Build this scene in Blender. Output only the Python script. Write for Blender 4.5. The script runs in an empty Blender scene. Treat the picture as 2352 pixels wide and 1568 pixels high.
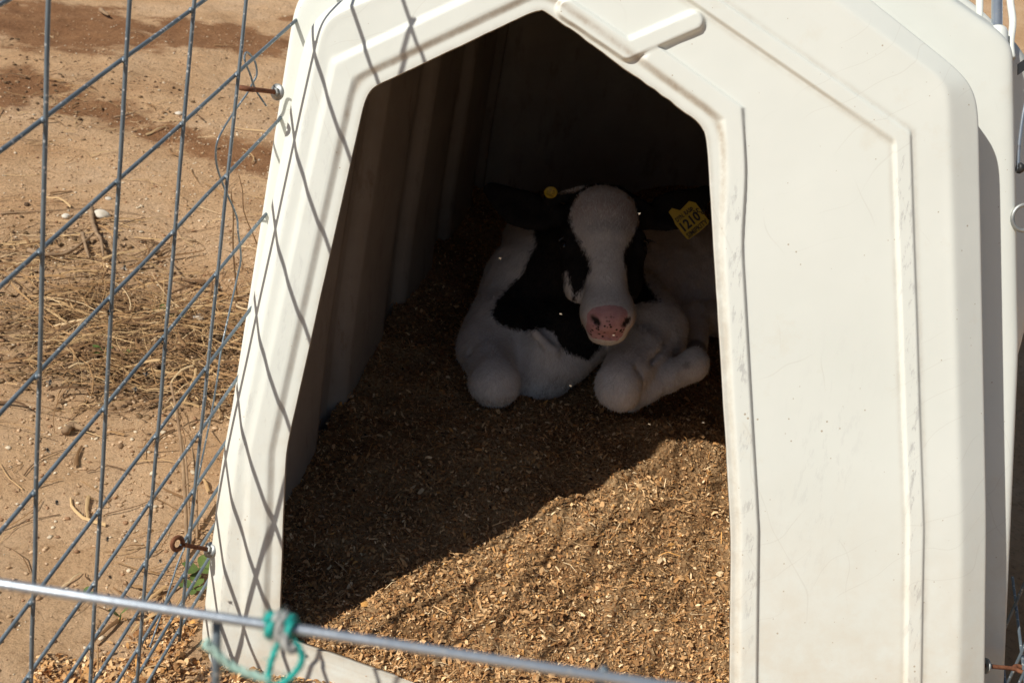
import bpy, math, random
import numpy as np
random.seed(7); rng = np.random.default_rng(7)
scn = bpy.context.scene
COL = scn.collection

# ------------------------------------------------------------------ camera
F = 2576.0; ROLL = math.radians(8.5); PITCH = math.radians(27.4); CAMZ = 1.32
XA = np.array([1., 0, 0]); FW = np.array([0, math.cos(PITCH), -math.sin(PITCH)])
U0 = np.array([0, math.sin(PITCH), math.cos(PITCH)])
RT = math.cos(ROLL) * XA + math.sin(ROLL) * U0
UP = math.cos(ROLL) * U0 - math.sin(ROLL) * XA
CAM = np.array([0, 0, CAMZ])
from mathutils import Matrix, Vector
cd = bpy.data.cameras.new('camera'); cam = bpy.data.objects.new('camera', cd); COL.objects.link(cam)
M = Matrix.Identity(4)
for i, v in enumerate((RT, UP, -FW)):
    for j in range(3): M[j][i] = v[j]
M.translation = Vector(CAM); cam.matrix_world = M
cd.sensor_width = 36.0; cd.lens = 36.0 * F / 2352.0
cd.clip_start = 0.05; cd.clip_end = 500
cd.dof.use_dof = True; cd.dof.focus_distance = 1.95; cd.dof.aperture_fstop = 9.0
scn.camera = cam

# ------------------------------------------------------------------ light
SUN = np.array([0.595, 0.358, -0.719]); SUN /= np.linalg.norm(SUN)
w = bpy.data.worlds.new('World'); scn.world = w; w.use_nodes = True
nt = w.node_tree; bg = nt.nodes['Background']
sky = nt.nodes.new('ShaderNodeTexSky'); sky.sky_type = 'NISHITA'; sky.sun_disc = False
sky.sun_elevation = math.asin(-SUN[2]); sky.sun_rotation = math.atan2(-SUN[0], -SUN[1])
nt.links.new(sky.outputs[0], bg.inputs[0]); bg.inputs[1].default_value = 0.055
sd = bpy.data.lights.new('sun', 'SUN'); so = bpy.data.objects.new('sun', sd); COL.objects.link(so)
sd.energy = 4.8; sd.angle = math.radians(0.53); sd.color = (1.0, 0.975, 0.915)
so.rotation_mode = 'QUATERNION'; so.rotation_quaternion = Vector(SUN).to_track_quat('-Z', 'Y')
so.location = (-6, -5, 8)
scn.view_settings.view_transform = 'Standard'; scn.view_settings.look = 'None'
scn.view_settings.gamma = 1.0; scn.view_settings.exposure = 0.0
scn.cycles.max_bounces = 8; scn.cycles.diffuse_bounces = 4

# ------------------------------------------------------------------ measuring helpers
def ray(x, y): return RT * (x - 1176) / F - UP * (y - 784) / F + FW
def onz(x, y, z):
    d = ray(x, y); return CAM + d * ((z - CAMZ) / d[2])
def aty(x, y, Y):
    d = ray(x, y); return CAM + d * (Y / d[1])
LEAN = math.radians(20)
UF = np.array([0, math.sin(LEAN), math.cos(LEAN)]); NF = np.array([0, math.cos(LEAN), -math.sin(LEAN)])
BASE = onz(460, 1530, 0.0)
def onf(x, y, d=0.0):
    D = ray(x, y); t = ((BASE + NF * d - CAM) @ NF) / (D @ NF); return CAM + D * t
def nrm(v): v = np.asarray(v, float); return v / np.linalg.norm(v)

# ------------------------------------------------------------------ object helpers
def tag(o, label=None, cat=None, group=None, kind=None):
    if label: o['label'] = label
    if cat: o['category'] = cat
    if group: o['group'] = group
    if kind: o['kind'] = kind
    return o
def empty(name, loc=(0, 0, 0)):
    o = bpy.data.objects.new(name, None); COL.objects.link(o); o.location = loc; o.empty_display_size = 0.05
    return o
def mesh(name, V, Fc, mat, parent=None, smooth=True, quads=None):
    me = bpy.data.meshes.new(name)
    V = np.asarray(V, dtype=np.float64)
    if parent is not None: V = V - np.array(parent_loc(parent))
    if isinstance(Fc, np.ndarray):
        k = Fc.shape[1]; n = len(Fc)
        me.vertices.add(len(V)); me.vertices.foreach_set('co', V.astype(np.float32).ravel())
        me.loops.add(n * k); me.loops.foreach_set('vertex_index', Fc.astype(np.int32).ravel())
        me.polygons.add(n); me.polygons.foreach_set('loop_start', np.arange(0, n * k, k, dtype=np.int32))
        me.update(calc_edges=True); me.validate()
    else:
        me.from_pydata([tuple(v) for v in V], [], [tuple(f) for f in Fc]); me.validate(); me.update()
    if smooth: me.polygons.foreach_set('use_smooth', [True] * len(me.polygons))
    o = bpy.data.objects.new(name, me); COL.objects.link(o)
    if mat: me.materials.append(mat)
    if parent is not None: o.parent = parent
    return o
def parent_loc(p):
    l = np.array(p.location)
    while p.parent: p = p.parent; l = l + np.array(p.location)
    return l
def copy_tree(o, parent=None):
    c = o.copy(); COL.objects.link(c); c.parent = parent
    for ch in list(o.children): copy_tree(ch, c)
    return c
def attr(o, name, vals, kind='FLOAT'):
    a = o.data.attributes.new(name, kind, 'POINT')
    if kind == 'FLOAT': a.data.foreach_set('value', np.asarray(vals, np.float32))
    else: a.data.foreach_set('color', np.asarray(vals, np.float32).ravel())
def catmull(P, n=6):
    P = np.asarray(P, float); Q = np.vstack([2 * P[0] - P[1], P, 2 * P[-1] - P[-2]]); out = []
    for i in range(1, len(Q) - 2):
        for k in range(n):
            t = k / n; a, b, c, d = Q[i - 1], Q[i], Q[i + 1], Q[i + 2]
            out.append(0.5 * (2 * b + (c - a) * t + (2 * a - 5 * b + 4 * c - d) * t * t + (3 * b - a - 3 * c + d) * t ** 3))
    out.append(P[-1]); return np.array(out)
def tube(P, r, sides=8, caps=True):
    """vertices and faces of a tube; r a number or one per point"""
    P = np.asarray(P, float); n = len(P); r = np.broadcast_to(np.asarray(r, float), (n,))
    T = np.gradient(P, axis=0); T /= np.linalg.norm(T, axis=1)[:, None]
    a = np.array([0, 0, 1.]) if abs(T[0][2]) < 0.9 else np.array([1., 0, 0])
    N = nrm(np.cross(T[0], a)); V = []
    for i in range(n):
        N = nrm(N - T[i] * (N @ T[i])); B = np.cross(T[i], N)
        for k in range(sides):
            t = 2 * math.pi * k / sides
            V.append(P[i] + r[i] * (math.cos(t) * N + math.sin(t) * B))
    Fc = [(i * sides + k, i * sides + (k + 1) % sides, (i + 1) * sides + (k + 1) % sides, (i + 1) * sides + k) for i in range(n - 1) for k in range(sides)]
    if caps:
        Fc.append(tuple(range(sides))[::-1]); Fc.append(tuple((n - 1) * sides + k for k in range(sides)))
    return np.array(V), Fc
def join(parts):
    V = []; Fc = []; b = 0
    for v, f in parts:
        V.append(np.asarray(v)); Fc += [tuple(i + b for i in q) for q in f]; b += len(v)
    return np.vstack(V), Fc
def revolve(prof, origin, axis, sides=16):
    """prof: list of (along, radius)"""
    axis = nrm(axis); a = np.array([0, 0, 1.]) if abs(axis[2]) < 0.9 else np.array([1., 0, 0])
    n = nrm(np.cross(axis, a)); b = np.cross(axis, n); V = []
    for s, r in prof:
        for k in range(sides):
            t = 2 * math.pi * k / sides; V.append(np.asarray(origin) + axis * s + r * (math.cos(t) * n + math.sin(t) * b))
    m = len(prof)
    Fc = [(i * sides + k, i * sides + (k + 1) % sides, (i + 1) * sides + (k + 1) % sides, (i + 1) * sides + k) for i in range(m - 1) for k in range(sides)]
    return np.array(V), Fc
def vnoise(x, y, s, seed=0):
    """smooth value noise, vectorised"""
    x = np.asarray(x) / s; y = np.asarray(y) / s
    xi = np.floor(x).astype(np.int64); yi = np.floor(y).astype(np.int64); fx = x - xi; fy = y - yi
    fx = fx * fx * (3 - 2 * fx); fy = fy * fy * (3 - 2 * fy)
    def h(a, b):
        q = (a * 374761393 + b * 668265263 + seed * 974634777) & 0x7fffffff
        q = ((q ^ (q >> 13)) * 1274126177) & 0x7fffffff
        return ((q ^ (q >> 16)) & 0xffff) / 65535.0
    return (h(xi, yi) * (1 - fx) + h(xi + 1, yi) * fx) * (1 - fy) + (h(xi, yi + 1) * (1 - fx) + h(xi + 1, yi + 1) * fx) * fy - 0.5
def sstep(a, b, x):
    t = np.clip((x - a) / (b - a), 0, 1); return t * t * (3 - 2 * t)
def dist_poly(P, poly, closed=False):
    P = np.asarray(P); poly = np.asarray(poly); d = np.full(len(P), 1e9)
    segs = list(zip(poly[:-1], poly[1:])) + ([(poly[-1], poly[0])] if closed else [])
    for a, b in segs:
        ab = b - a; t = np.clip(((P - a) @ ab) / (ab @ ab + 1e-12), 0, 1)
        d = np.minimum(d, np.linalg.norm(P - (a + t[:, None] * ab), axis=1))
    return d
def sd_poly(P, poly):
    """signed distance, negative inside"""
    d = dist_poly(P, poly, True); ins = np.zeros(len(P), bool); poly = np.asarray(poly); j = len(poly) - 1
    for i in range(len(poly)):
        xi, yi = poly[i]; xj, yj = poly[j]
        c = ((yi > P[:, 1]) != (yj > P[:, 1])) & (P[:, 0] < (xj - xi) * (P[:, 1] - yi) / (yj - yi + 1e-12) + xi)
        ins ^= c; j = i
    return np.where(ins, -d, d)

# ------------------------------------------------------------------ materials
class NB:
    def __init__(s, name):
        s.m = bpy.data.materials.new(name); s.m.use_nodes = True; s.t = s.m.node_tree; s.n = s.t.nodes
        s.b = s.n['Principled BSDF']; s.co = None
    def add(s, t, **k):
        n = s.n.new(t)
        for a, v in k.items(): setattr(n, a, v)
        return n
    def coord(s, which='Object'):
        if s.co is None: s.co = s.add('ShaderNodeTexCoord')
        return s.co.outputs[which]
    def lk(s, a, b): s.t.links.new(a, b)
    def noise(s, scale, detail=4, rough=0.6, vec=None, dist=0.0):
        n = s.add('ShaderNodeTexNoise'); n.inputs['Scale'].default_value = scale; n.inputs['Detail'].default_value = detail
        n.inputs['Roughness'].default_value = rough; n.inputs['Distortion'].default_value = dist
        s.lk(vec or s.coord(), n.inputs['Vector']); return n.outputs['Fac']
    def vor(s, scale, vec=None, out='Distance'):
        n = s.add('ShaderNodeTexVoronoi'); n.inputs['Scale'].default_value = scale
        s.lk(vec or s.coord(), n.inputs['Vector']); return n.outputs[out]
    def ramp(s, fac, stops):
        r = s.add('ShaderNodeValToRGB'); e = r.color_ramp.elements
        while len(e) < len(stops): e.new(0.5)
        for q, (p, c) in zip(e, stops):
            q.position = p; q.color = (c[0], c[1], c[2], 1) if not isinstance(c, (int, float)) else (c, c, c, 1)
        s.lk(fac, r.inputs[0]); return r.outputs[0]
    def mix(s, fac, a, b, mode='MIX'):
        m = s.add('ShaderNodeMix', data_type='RGBA', blend_type=mode)
        for inp, v in ((m.inputs[0], fac), (m.inputs[6], a), (m.inputs[7], b)):
            if isinstance(v, (int, float)): inp.default_value = v
            elif isinstance(v, tuple): inp.default_value = (*v, 1)
            else: s.lk(v, inp)
        return m.outputs[2]
    def math(s, op, a, b=0.0, clamp=False):
        m = s.add('ShaderNodeMath', operation=op, use_clamp=clamp)
        for inp, v in zip(m.inputs, (a, b)):
            if isinstance(v, (int, float)): inp.default_value = v
            else: s.lk(v, inp)
        return m.outputs[0]
    def attr(s, name, out='Fac'):
        a = s.add('ShaderNodeAttribute'); a.attribute_name = name; return a.outputs[out]
    def mapping(s, scale=(1, 1, 1), rot=(0, 0, 0), vec=None):
        m = s.add('ShaderNodeMapping'); m.inputs['Scale'].default_value = scale; m.inputs['Rotation'].default_value = rot
        s.lk(vec or s.coord(), m.inputs['Vector']); return m.outputs[0]
    def bump(s, h, strength=0.3, dist=0.01, prev=None):
        b = s.add('ShaderNodeBump'); b.inputs['Strength'].default_value = strength; b.inputs['Distance'].default_value = dist
        s.lk(h, b.inputs['Height'])
        if prev is not None: s.lk(prev, b.inputs['Normal'])
        s.lk(b.outputs[0], s.b.inputs['Normal']); return b.outputs[0]
    def set(s, color=None, rough=None, metal=None, spec=None):
        for k, v in (('Base Color', color), ('Roughness', rough), ('Metallic', metal), ('Specular IOR Level', spec)):
            if v is None: continue
            i = s.b.inputs[k]
            if isinstance(v, tuple): i.default_value = (*v, 1)
            elif isinstance(v, (int, float)): i.default_value = v
            else: s.lk(v, i)
        return s

def m_plastic():
    n = NB('white_plastic')
    c = n.ramp(n.noise(3, 5), [(0.3, (0.735, 0.745, 0.67)), (0.7, (0.785, 0.79, 0.715))])
    # brown dirt specks and dusty stains
    sp = n.vor(55); spm = n.ramp(n.math('ADD', sp, n.math('MULTIPLY', n.noise(7, 3), 0.28)), [(0.165, 1.0), (0.20, 0.0)])
    c = n.mix(n.math('MULTIPLY', spm, 0.7), c, (0.34, 0.24, 0.13))
    st = n.ramp(n.noise(11, 6, 0.7), [(0.60, 0.0), (0.78, 1.0)])
    c = n.mix(n.math('MULTIPLY', st, 0.22), c, (0.62, 0.50, 0.33))
    # grey scuffs along the worn ribs (attribute 'wear')
    sc = n.noise(60, 6, 0.75, n.mapping((1.6, 1.0, 0.22)))
    scm = n.math('MULTIPLY', n.ramp(sc, [(0.54, 0.0), (0.62, 1.0)]), n.attr('wear'))
    c = n.mix(n.math('MULTIPLY', scm, 0.6), c, (0.40, 0.39, 0.37))
    # browner tone in the grooves and along the opening edge
    g = n.math('MULTIPLY', n.attr('groove_tone'), n.ramp(n.noise(30, 5, 0.7), [(0.3, 0.25), (0.65, 1.0)]))
    c = n.mix(n.math('MULTIPLY', g, 0.75), c, (0.33, 0.24, 0.15))
    # splashed soil near the ground
    sz = n.add('ShaderNodeSeparateXYZ'); n.lk(n.coord(), sz.inputs[0])
    low = n.ramp(sz.outputs[2], [(0.0, 1.0), (0.45, 0.0)])
    lowm = n.math('MULTIPLY', low, n.ramp(n.noise(18, 6, 0.7), [(0.35, 0.15), (0.7, 0.9)]))
    c = n.mix(n.math('MULTIPLY', lowm, 0.6), c, (0.60, 0.45, 0.28))
    # fine hair-thin scratches
    for rot, sca in ((0.5, 5.0), (-0.9, 6.5)):
        v = n.mapping((1, 1, 1), (0, rot, 0)); wv = n.add('ShaderNodeTexWave'); wv.inputs['Scale'].default_value = sca
        wv.inputs['Distortion'].default_value = 9; wv.inputs['Detail'].default_value = 2; wv.inputs['Detail Scale'].default_value = 0.8
        n.lk(v, wv.inputs[0])
        lm = n.math('MULTIPLY', n.ramp(wv.outputs['Fac'], [(0.9965, 0.0), (0.9995, 1.0)]), n.ramp(n.noise(5 + rot, 2), [(0.56, 0.0), (0.62, 1.0)]))
        c = n.mix(n.math('MULTIPLY', lm, 0.16), c, (0.45, 0.40, 0.32))
    n.set(c, n.ramp(n.noise(40, 4), [(0.3, 0.30), (0.7, 0.46)]), 0, 0.5)
    n.bump(n.noise(6, 3), 0.25, 0.006)
    return n.m
PLASTIC = m_plastic()
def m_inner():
    n = NB('darkened_inner_plastic')  # inner faces coloured darker than the outer plastic to deepen the interior shade
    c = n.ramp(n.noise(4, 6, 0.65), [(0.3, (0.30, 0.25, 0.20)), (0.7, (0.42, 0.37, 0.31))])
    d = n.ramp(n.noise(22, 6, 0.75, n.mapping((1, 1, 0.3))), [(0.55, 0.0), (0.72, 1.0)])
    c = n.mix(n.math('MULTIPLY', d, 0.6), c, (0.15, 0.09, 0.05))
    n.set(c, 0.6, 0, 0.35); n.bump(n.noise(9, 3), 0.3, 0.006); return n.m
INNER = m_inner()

def m_wire(name, c1, c2, rough, metal, speck=(0.6, 0.6, 0.58)):
    n = NB(name)
    c = n.ramp(n.noise(25, 5), [(0.3, c1), (0.7, c2)])
    sp = n.ramp(n.math('ADD', n.vor(130), n.math('MULTIPLY', n.noise(9, 2), 0.25)), [(0.30, 1.0), (0.36, 0.0)])
    c = n.mix(n.math('MULTIPLY', sp, 0.75), c, speck)
    ru = n.ramp(n.noise(9, 5, 0.7), [(0.66, 0.0), (0.72, 1.0)])
    c = n.mix(n.math('MULTIPLY', ru, 0.6), c, (0.20, 0.10, 0.05))
    n.set(c, rough, metal); n.bump(n.noise(180, 3), 0.3, 0.0006)
    return n.m
WIRE = m_wire('weathered_zinc_wire', (0.115, 0.148, 0.175), (0.205, 0.245, 0.27), 0.5, 0.35)
BARM = m_wire('bright_zinc_rod', (0.42, 0.47, 0.52), (0.55, 0.59, 0.63), 0.33, 0.75)

def m_simple(name, c1, c2, rough=0.6, metal=0.0, scale=30, bump=0.0):
    n = NB(name); n.set(n.ramp(n.noise(scale, 5, 0.65), [(0.3, c1), (0.7, c2)]), rough, metal)
    if bump: n.bump(n.noise(scale * 3, 4), 0.5, bump)
    return n.m
RUST = m_simple('rusty_iron', (0.10, 0.032, 0.014), (0.25, 0.095, 0.04), 0.85, 0.1, 140, 0.0012)
ZINC = m_simple('zinc_hardware', (0.30, 0.31, 0.30), (0.45, 0.45, 0.42), 0.5, 0.7, 60)
BLACKP = m_simple('black_plastic', (0.015, 0.015, 0.016), (0.03, 0.03, 0.03), 0.5)
TEAL = m_simple('teal_twine', (0.005, 0.30, 0.25), (0.02, 0.42, 0.36), 0.6, 0, 200, 0.001)
PALETW = m_simple('faded_twine', (0.42, 0.46, 0.38), (0.26, 0.52, 0.44), 0.8, 0, 40, 0.001)
GREYTW = m_simple('grey_twine', (0.30, 0.30, 0.28), (0.42, 0.41, 0.38), 0.8, 0, 60, 0.001)

def m_colattr(name, rough=0.85, bump=None, attrn='tint'):
    n = NB(name); c = n.attr(attrn, 'Color')
    c = n.mix(0.35, c, n.ramp(n.noise(220, 3), [(0.3, (0.35, 0.35, 0.35)), (0.7, (1, 1, 1))]), 'MULTIPLY')
    n.set(c, rough, 0, 0.25); return n.m
CHIP = m_colattr('wood_chip')

def m_bedding():
    n = NB('shavings_bed')
    c = n.ramp(n.noise(170, 5, 0.8), [(0.30, (0.17, 0.078, 0.032)), (0.46, (0.48, 0.285, 0.13)), (0.64, (0.72, 0.50, 0.265))])
    v = n.vor(150, None, 'Color')
    c = n.mix(0.35, c, n.ramp(v, [(0.1, (0.22, 0.115, 0.052)), (0.55, (0.43, 0.24, 0.115)), (0.92, (0.68, 0.46, 0.26))]))
    big = n.ramp(n.noise(6, 4), [(0.35, (0.55, 0.48, 0.42)), (0.6, (1.0, 1.0, 1.0))])
    c = n.mix(1.0, c, big, 'MULTIPLY')
    n.set(c, 0.95, 0, 0.15); n.bump(n.math('ADD', n.noise(150, 4, 0.8), n.vor(120)), 0.9, 0.012)
    return n.m
BEDM = m_bedding()

def m_ground():
    n = NB('dry_tan_soil')
    base = n.ramp(n.noise(2.2, 7, 0.65), [(0.32, (0.56, 0.325, 0.165)), (0.5, (0.67, 0.425, 0.235)), (0.68, (0.74, 0.50, 0.305))])
    fine = n.ramp(n.noise(70, 6, 0.75), [(0.28, (0.56, 0.48, 0.41)), (0.48, (1, 1, 1)), (0.75, (1.12, 1.1, 1.06))])
    c = n.mix(1.0, base, fine, 'MULTIPLY')
    # damp reddish brown soil (attribute 'damp', a real stain with its own shape)
    dm = n.math('ADD', n.attr('damp'), n.math('MULTIPLY', n.math('SUBTRACT', n.noise(5, 6, 0.7), 0.5), 1.5))
    dmm = n.ramp(dm, [(0.40, 0.0), (0.62, 1.0)])
    dc = n.mix(1.0, n.ramp(n.noise(7, 6), [(0.3, (0.24, 0.105, 0.043)), (0.7, (0.37, 0.185, 0.085))]), fine, 'MULTIPLY')
    c = n.mix(n.math('MULTIPLY', dmm, 0.95), c, dc)
    # small pale grains
    gr = n.ramp(n.math('ADD', n.vor(75), n.math('MULTIPLY', n.noise(12, 2), 0.3)), [(0.21, 1.0), (0.25, 0.0)])
    c = n.mix(n.math('MULTIPLY', gr, 0.6), c, (0.62, 0.50, 0.34))
    # trampled litter stain
    lit = n.math('MULTIPLY', n.attr('litter'), n.ramp(n.noise(26, 6, 0.75), [(0.35, 0.1), (0.62, 1.0)]))
    c = n.mix(n.math('MULTIPLY', lit, 0.75), c, (0.21, 0.135, 0.07))
    n.set(c, 0.95, 0, 0.15)
    b1 = n.bump(n.noise(16, 8, 0.72), 0.8, 0.03); n.bump(n.noise(85, 7, 0.75), 0.8, 0.014, b1)
    return n.m
GROUND = m_ground()

# ------------------------------------------------------------------ ground
def axis_coords(lo, hi, flo, fhi, step, far):
    fine = np.arange(flo, fhi + 1e-6, step)
    a = flo - (np.geomspace(step, flo - lo, far)); b = fhi + np.geomspace(step, hi - fhi, far)
    return np.concatenate([a[::-1], fine, b])
gx = axis_coords(-60, 60, -2.9, 1.4, 0.016, 26); gy = axis_coords(-40, 120, 0.6, 6.6, 0.018, 26)
GX, GY = np.meshgrid(gx, gy, indexing='ij')
def litter_at(x, y):
    """where the dry grass litter lies beside the panel"""
    d = np.zeros_like(x)
    for px0, py0, rx, ry, k in ((300, 720, 0.36, 0.20, 0.8), (470, 810, 0.20, 0.24, 1.0), (350, 890, 0.34, 0.10, 0.85), (100, 730, 0.3, 0.2, 0.7), (90, 560, 0.35, 0.18, 0.5)):
        c = onz(px0, py0, -0.025); d = np.maximum(d, k * np.exp(-(((x - c[0]) / rx) ** 2 + ((y - c[1]) / ry) ** 2)))
    return np.clip(d * 1.15 + vnoise(x, y, 0.25, 3) * 0.3, 0, 1)
def damp_at(x, y):
    d = np.zeros_like(x)
    for px0, py0, px1, py1, wd, k in ((-60, 70, 330, 60, 0.55, 1.0), (330, 62, 680, 118, 0.32, 1.0), (-60, 190, 150, 230, 0.38, 0.8), (120, 215, 330, 290, 0.17, 0.8), (330, 290, 450, 330, 0.12, 1.0), (450, 330, 640, 395, 0.15, 1.0), (610, 30, 700, 60, 0.2, 0.6)):
        A0 = onz(px0, py0, -0.025); A1 = onz(px1, py1, -0.025); ab = A1 - A0; Lq = np.hypot(ab[0], ab[1])
        cx, cy, an, rx, ry = (A0[0] + A1[0]) / 2, (A0[1] + A1[1]) / 2, math.atan2(ab[1], ab[0]), Lq * 0.62, wd
        u = (x - cx) * math.cos(an) + (y - cy) * math.sin(an); v = -(x - cx) * math.sin(an) + (y - cy) * math.cos(an)
        d = np.maximum(d, k * np.exp(-((u / rx) ** 2 + (v / ry) ** 2) * 0.9))
    return d
def ground_z(x, y):
    near = np.exp(-((np.hypot(x + 0.8, y - 3) / 5) ** 4))
    z = vnoise(x, y, 0.9, 1) * 0.05 + vnoise(x, y, 0.3, 2) * 0.022 + vnoise(x, y, 0.1, 4) * 0.012 + vnoise(x, y, 0.045, 5) * 0.007
    z += litter_at(x, y) * (vnoise(x, y, 0.06, 6) * 0.02 + vnoise(x, y, 0.16, 7) * 0.03)
    flat = sstep(0.0, 0.28, np.maximum(np.maximum(-0.45 - x, x - 0.9), np.maximum(1.2 - y, y - 3.6)))
    return z * near * (0.15 + 0.85 * flat) - 0.025 * sstep(0.0, 0.18, -0.43 + 0.06 * (y - 1.3) - x) * near
GZ = ground_z(GX, GY)
ni, nj = GX.shape; idx = np.arange(ni * nj).reshape(ni, nj)
gq = np.stack([idx[:-1, :-1], idx[1:, :-1], idx[1:, 1:], idx[:-1, 1:]], -1).reshape(-1, 4)
g = mesh('ground', np.stack([GX, GY, GZ], -1).reshape(-1, 3), gq, GROUND); tag(g, kind='structure')
attr(g, 'damp', damp_at(GX, GY).ravel()); attr(g, 'litter', litter_at(GX, GY).ravel())

# ------------------------------------------------------------------ the hutch
DEPTH = nrm((0.115, 1, 0.0))
def ringpath(keys, counts, smooth_it, closed=True):
    keys = np.asarray(keys); P = []
    for i, c in enumerate(counts):
        a, b = keys[i], keys[(i + 1) % len(keys)]
        for k in range(c): P.append(a + (b - a) * k / c)
    P = np.array(P)
    for _ in range(smooth_it): P = P + 0.5 * ((np.roll(P, 1, 0) + np.roll(P, -1, 0)) / 2 - P)
    return P
#  keys: bottom-left, knee-left, shoulder-left, apex, shoulder-right, knee-right, bottom-right (+ bottom middle)
CNT = [70, 110, 110, 110, 140, 100, 90, 80]
def world(x, z, d=0.0):
    t = (z - BASE[2] + NF[2] * -d) / UF[2]
    return np.array([x, 0, 0]) + np.array([0, BASE[1], BASE[2]]) + UF * t + NF * d
O_ = [onf(640, 1462), onf(655, 1040), onf(842, 206), onf(1243, 18), onf(1624, 294), onf(1680, 1218), onf(1676, 1716), onf(1000, 1585)]
E_ = [onf(487, 1545), onf(543, 1053), onf(742, 42), onf(1530, -285), onf(2178, 192), onf(2210, 1218), onf(2190, 1850), onf(1200, 1690)]
dC = 0.022
C_ = [onf(452, 1535, dC), onf(505, 1070, dC), onf(706, 36, dC), onf(1540, -370, dC), onf(2250, 196, dC), onf(2269, 1191, dC), onf(2250, 1850, dC), onf(1200, 1715, dC)]
dS = 0.099
S_ = [onf(466, 1490, dS), onf(520, 1000, dS), onf(676, -18, dS), onf(1545, -455, dS), onf(2331, 98, dS), onf(2344, 800, dS), onf(2284, 1800, dS), onf(1200, 1712, dS)]
# the right flank of the flared rib narrows below the knee
O_[0][2] = max(O_[0][2], 0.03)
C2_ = [q + NF * (dS - dC + 0.002) for q in C_]
for K in (E_, C_, S_, C2_):
    for q in (0, 6, 7):
        t = (-0.012 - K[q][2]) / UF[2]; K[q] = K[q] + UF * t
SM = 26
RO, RE, RC, RS, RC2 = [ringpath(k, CNT, s) for k, s in ((O_, 36), (E_, 20), (C_, 75), (S_, 28), (C2_, 75))]
NP = len(RO)
rings = [RO + NF * 0.010 + (RE - RO) * 0.0, RO + NF * 0.004]
NW = 170
wid = np.linalg.norm(RE - RO, axis=1)
edge = np.minimum(0.028 / np.maximum(wid, 1e-6), 0.4)
for k in range(NW + 1): rings.append(RO + (RE - RO) * ((1 - edge) * k / NW)[:, None])
for k in range(1, 15): rings.append(RO + (RE - RO) * ((1 - edge) + edge * k / 14)[:, None])
iE = len(rings) - 1
for k in range(1, 25): rings.append(RE + (RC - RE) * k / 24)
iC = len(rings) - 1
for k in range(1, 9): rings.append(RC + (RC2 - RC) * k / 8)
iC2 = len(rings) - 1
for k in range(1, 17): rings.append(RC2 + (RS - RC2) * k / 16)
iS = len(rings) - 1
for k in range(1, 9): rings.append(RS + DEPTH * 0.004 * k)
A = np.array(rings)
# relief on the face
flat2 = lambda P: np.stack([P[..., 0], (P - BASE) @ UF], -1)
P2 = flat2(A[:iE + 1]).reshape(-1, 2); f2 = lambda pts: flat2(np.array([onf(*p) for p in pts]))
dO = dist_poly(P2, flat2(RO), True)
def mitre(P, keys, closed):
    """distance outside a convex outline, corners kept sharp"""
    keys = np.asarray(keys); n_ = len(keys); c = keys.mean(0); out = np.full(len(P), -1e9)
    for i_ in range(n_ if closed else n_ - 1):
        a_, b_ = keys[i_], keys[(i_ + 1) % n_]; t_ = (b_ - a_) / np.linalg.norm(b_ - a_); m_ = np.array([t_[1], -t_[0]])
        if (c - a_) @ m_ > 0: m_ = -m_
        q_ = (P - a_) @ m_; e_ = 0.5 + 0.5 * np.clip((out - q_) / 0.006, -1, 1)
        out = np.where(out < -1e8, q_, np.maximum(out, q_))
    return out
dRib = np.maximum(mitre(P2, flat2(np.array(O_))[:7], True), 0)
dRib = np.where((P2[:, 1] < flat2(O_[0])[1] + 0.03), dO, dRib)
xs, ts = P2[:, 0], P2[:, 1]
right = sstep(0.0, 0.15, xs + 0.02)
shoulder = sstep(0.75, 0.9, ts)
lip = 0.020 * (1 - right) + right * (0.009 + 0.012 * shoulder)
rib = sstep(lip * 0.7, lip + 0.006, dRib) * (1 - sstep(lip + 0.029, lip + 0.0345 + 0.010 * (1 - right), dRib))
# the rib stops where the raised chevron sits and along the sill
ap = f2([(1243, 18)])[0]; st = f2([(1475, 140)])[0]
dirv = (st - ap) / np.linalg.norm(st - ap); al = (P2 - ap) @ dirv
onroof = (xs > ap[0] - 0.0) & (ts > f2([(1624, 300)])[0][1])
cut = np.where(onroof, sstep(np.linalg.norm(st - ap) - 0.012, np.linalg.norm(st - ap) + 0.006, al), 1.0)
leftroof_fade = 1.0
rib = rib * np.where((xs > ap[0]) & (ts > 0.85), cut, 1.0)
chev = dist_poly(P2, f2([(1302, 22), (1441, 116), (1594, 50)]))
chv = 1 - sstep(0.0105, 0.0175, chev)
r2 = f2([(1500, -78), (1615, 0), (2072, 316), (2086, 731), (2103, 1218), (2097, 1568), (2092, 1900)])
d2 = np.abs(mitre(P2, np.vstack([r2[1:], [[-0.2, r2[-1][1]]]]), False)); d2 = np.where((d2 < 0.06) & (P2[:, 0] > 0.1), d2, 0.06); rb2 = 1 - sstep(0.0095, 0.0150, d2)
r3 = f2([(690, 190), (640, 430), (560, 860), (530, 1080), (500, 1500)])
h = np.maximum(rib * (0.0035 + 0.0028 * right), chv * 0.0080) + 0.0052 * rb2 - 0.001 * (1 - sstep(lip, lip + 0.01, dO))
edgefall = np.ones_like(h)
h = h + 0.0022 * vnoise(xs, ts, 0.35, 11) + 0.0012 * vnoise(xs, ts, 0.14, 12)
h = h * sstep(0.0, 0.02, dist_poly(P2, flat2(RE), True) + 0.006)
A[:iE + 1] -= h.reshape(iE + 1, NP)[..., None] * NF
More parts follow.
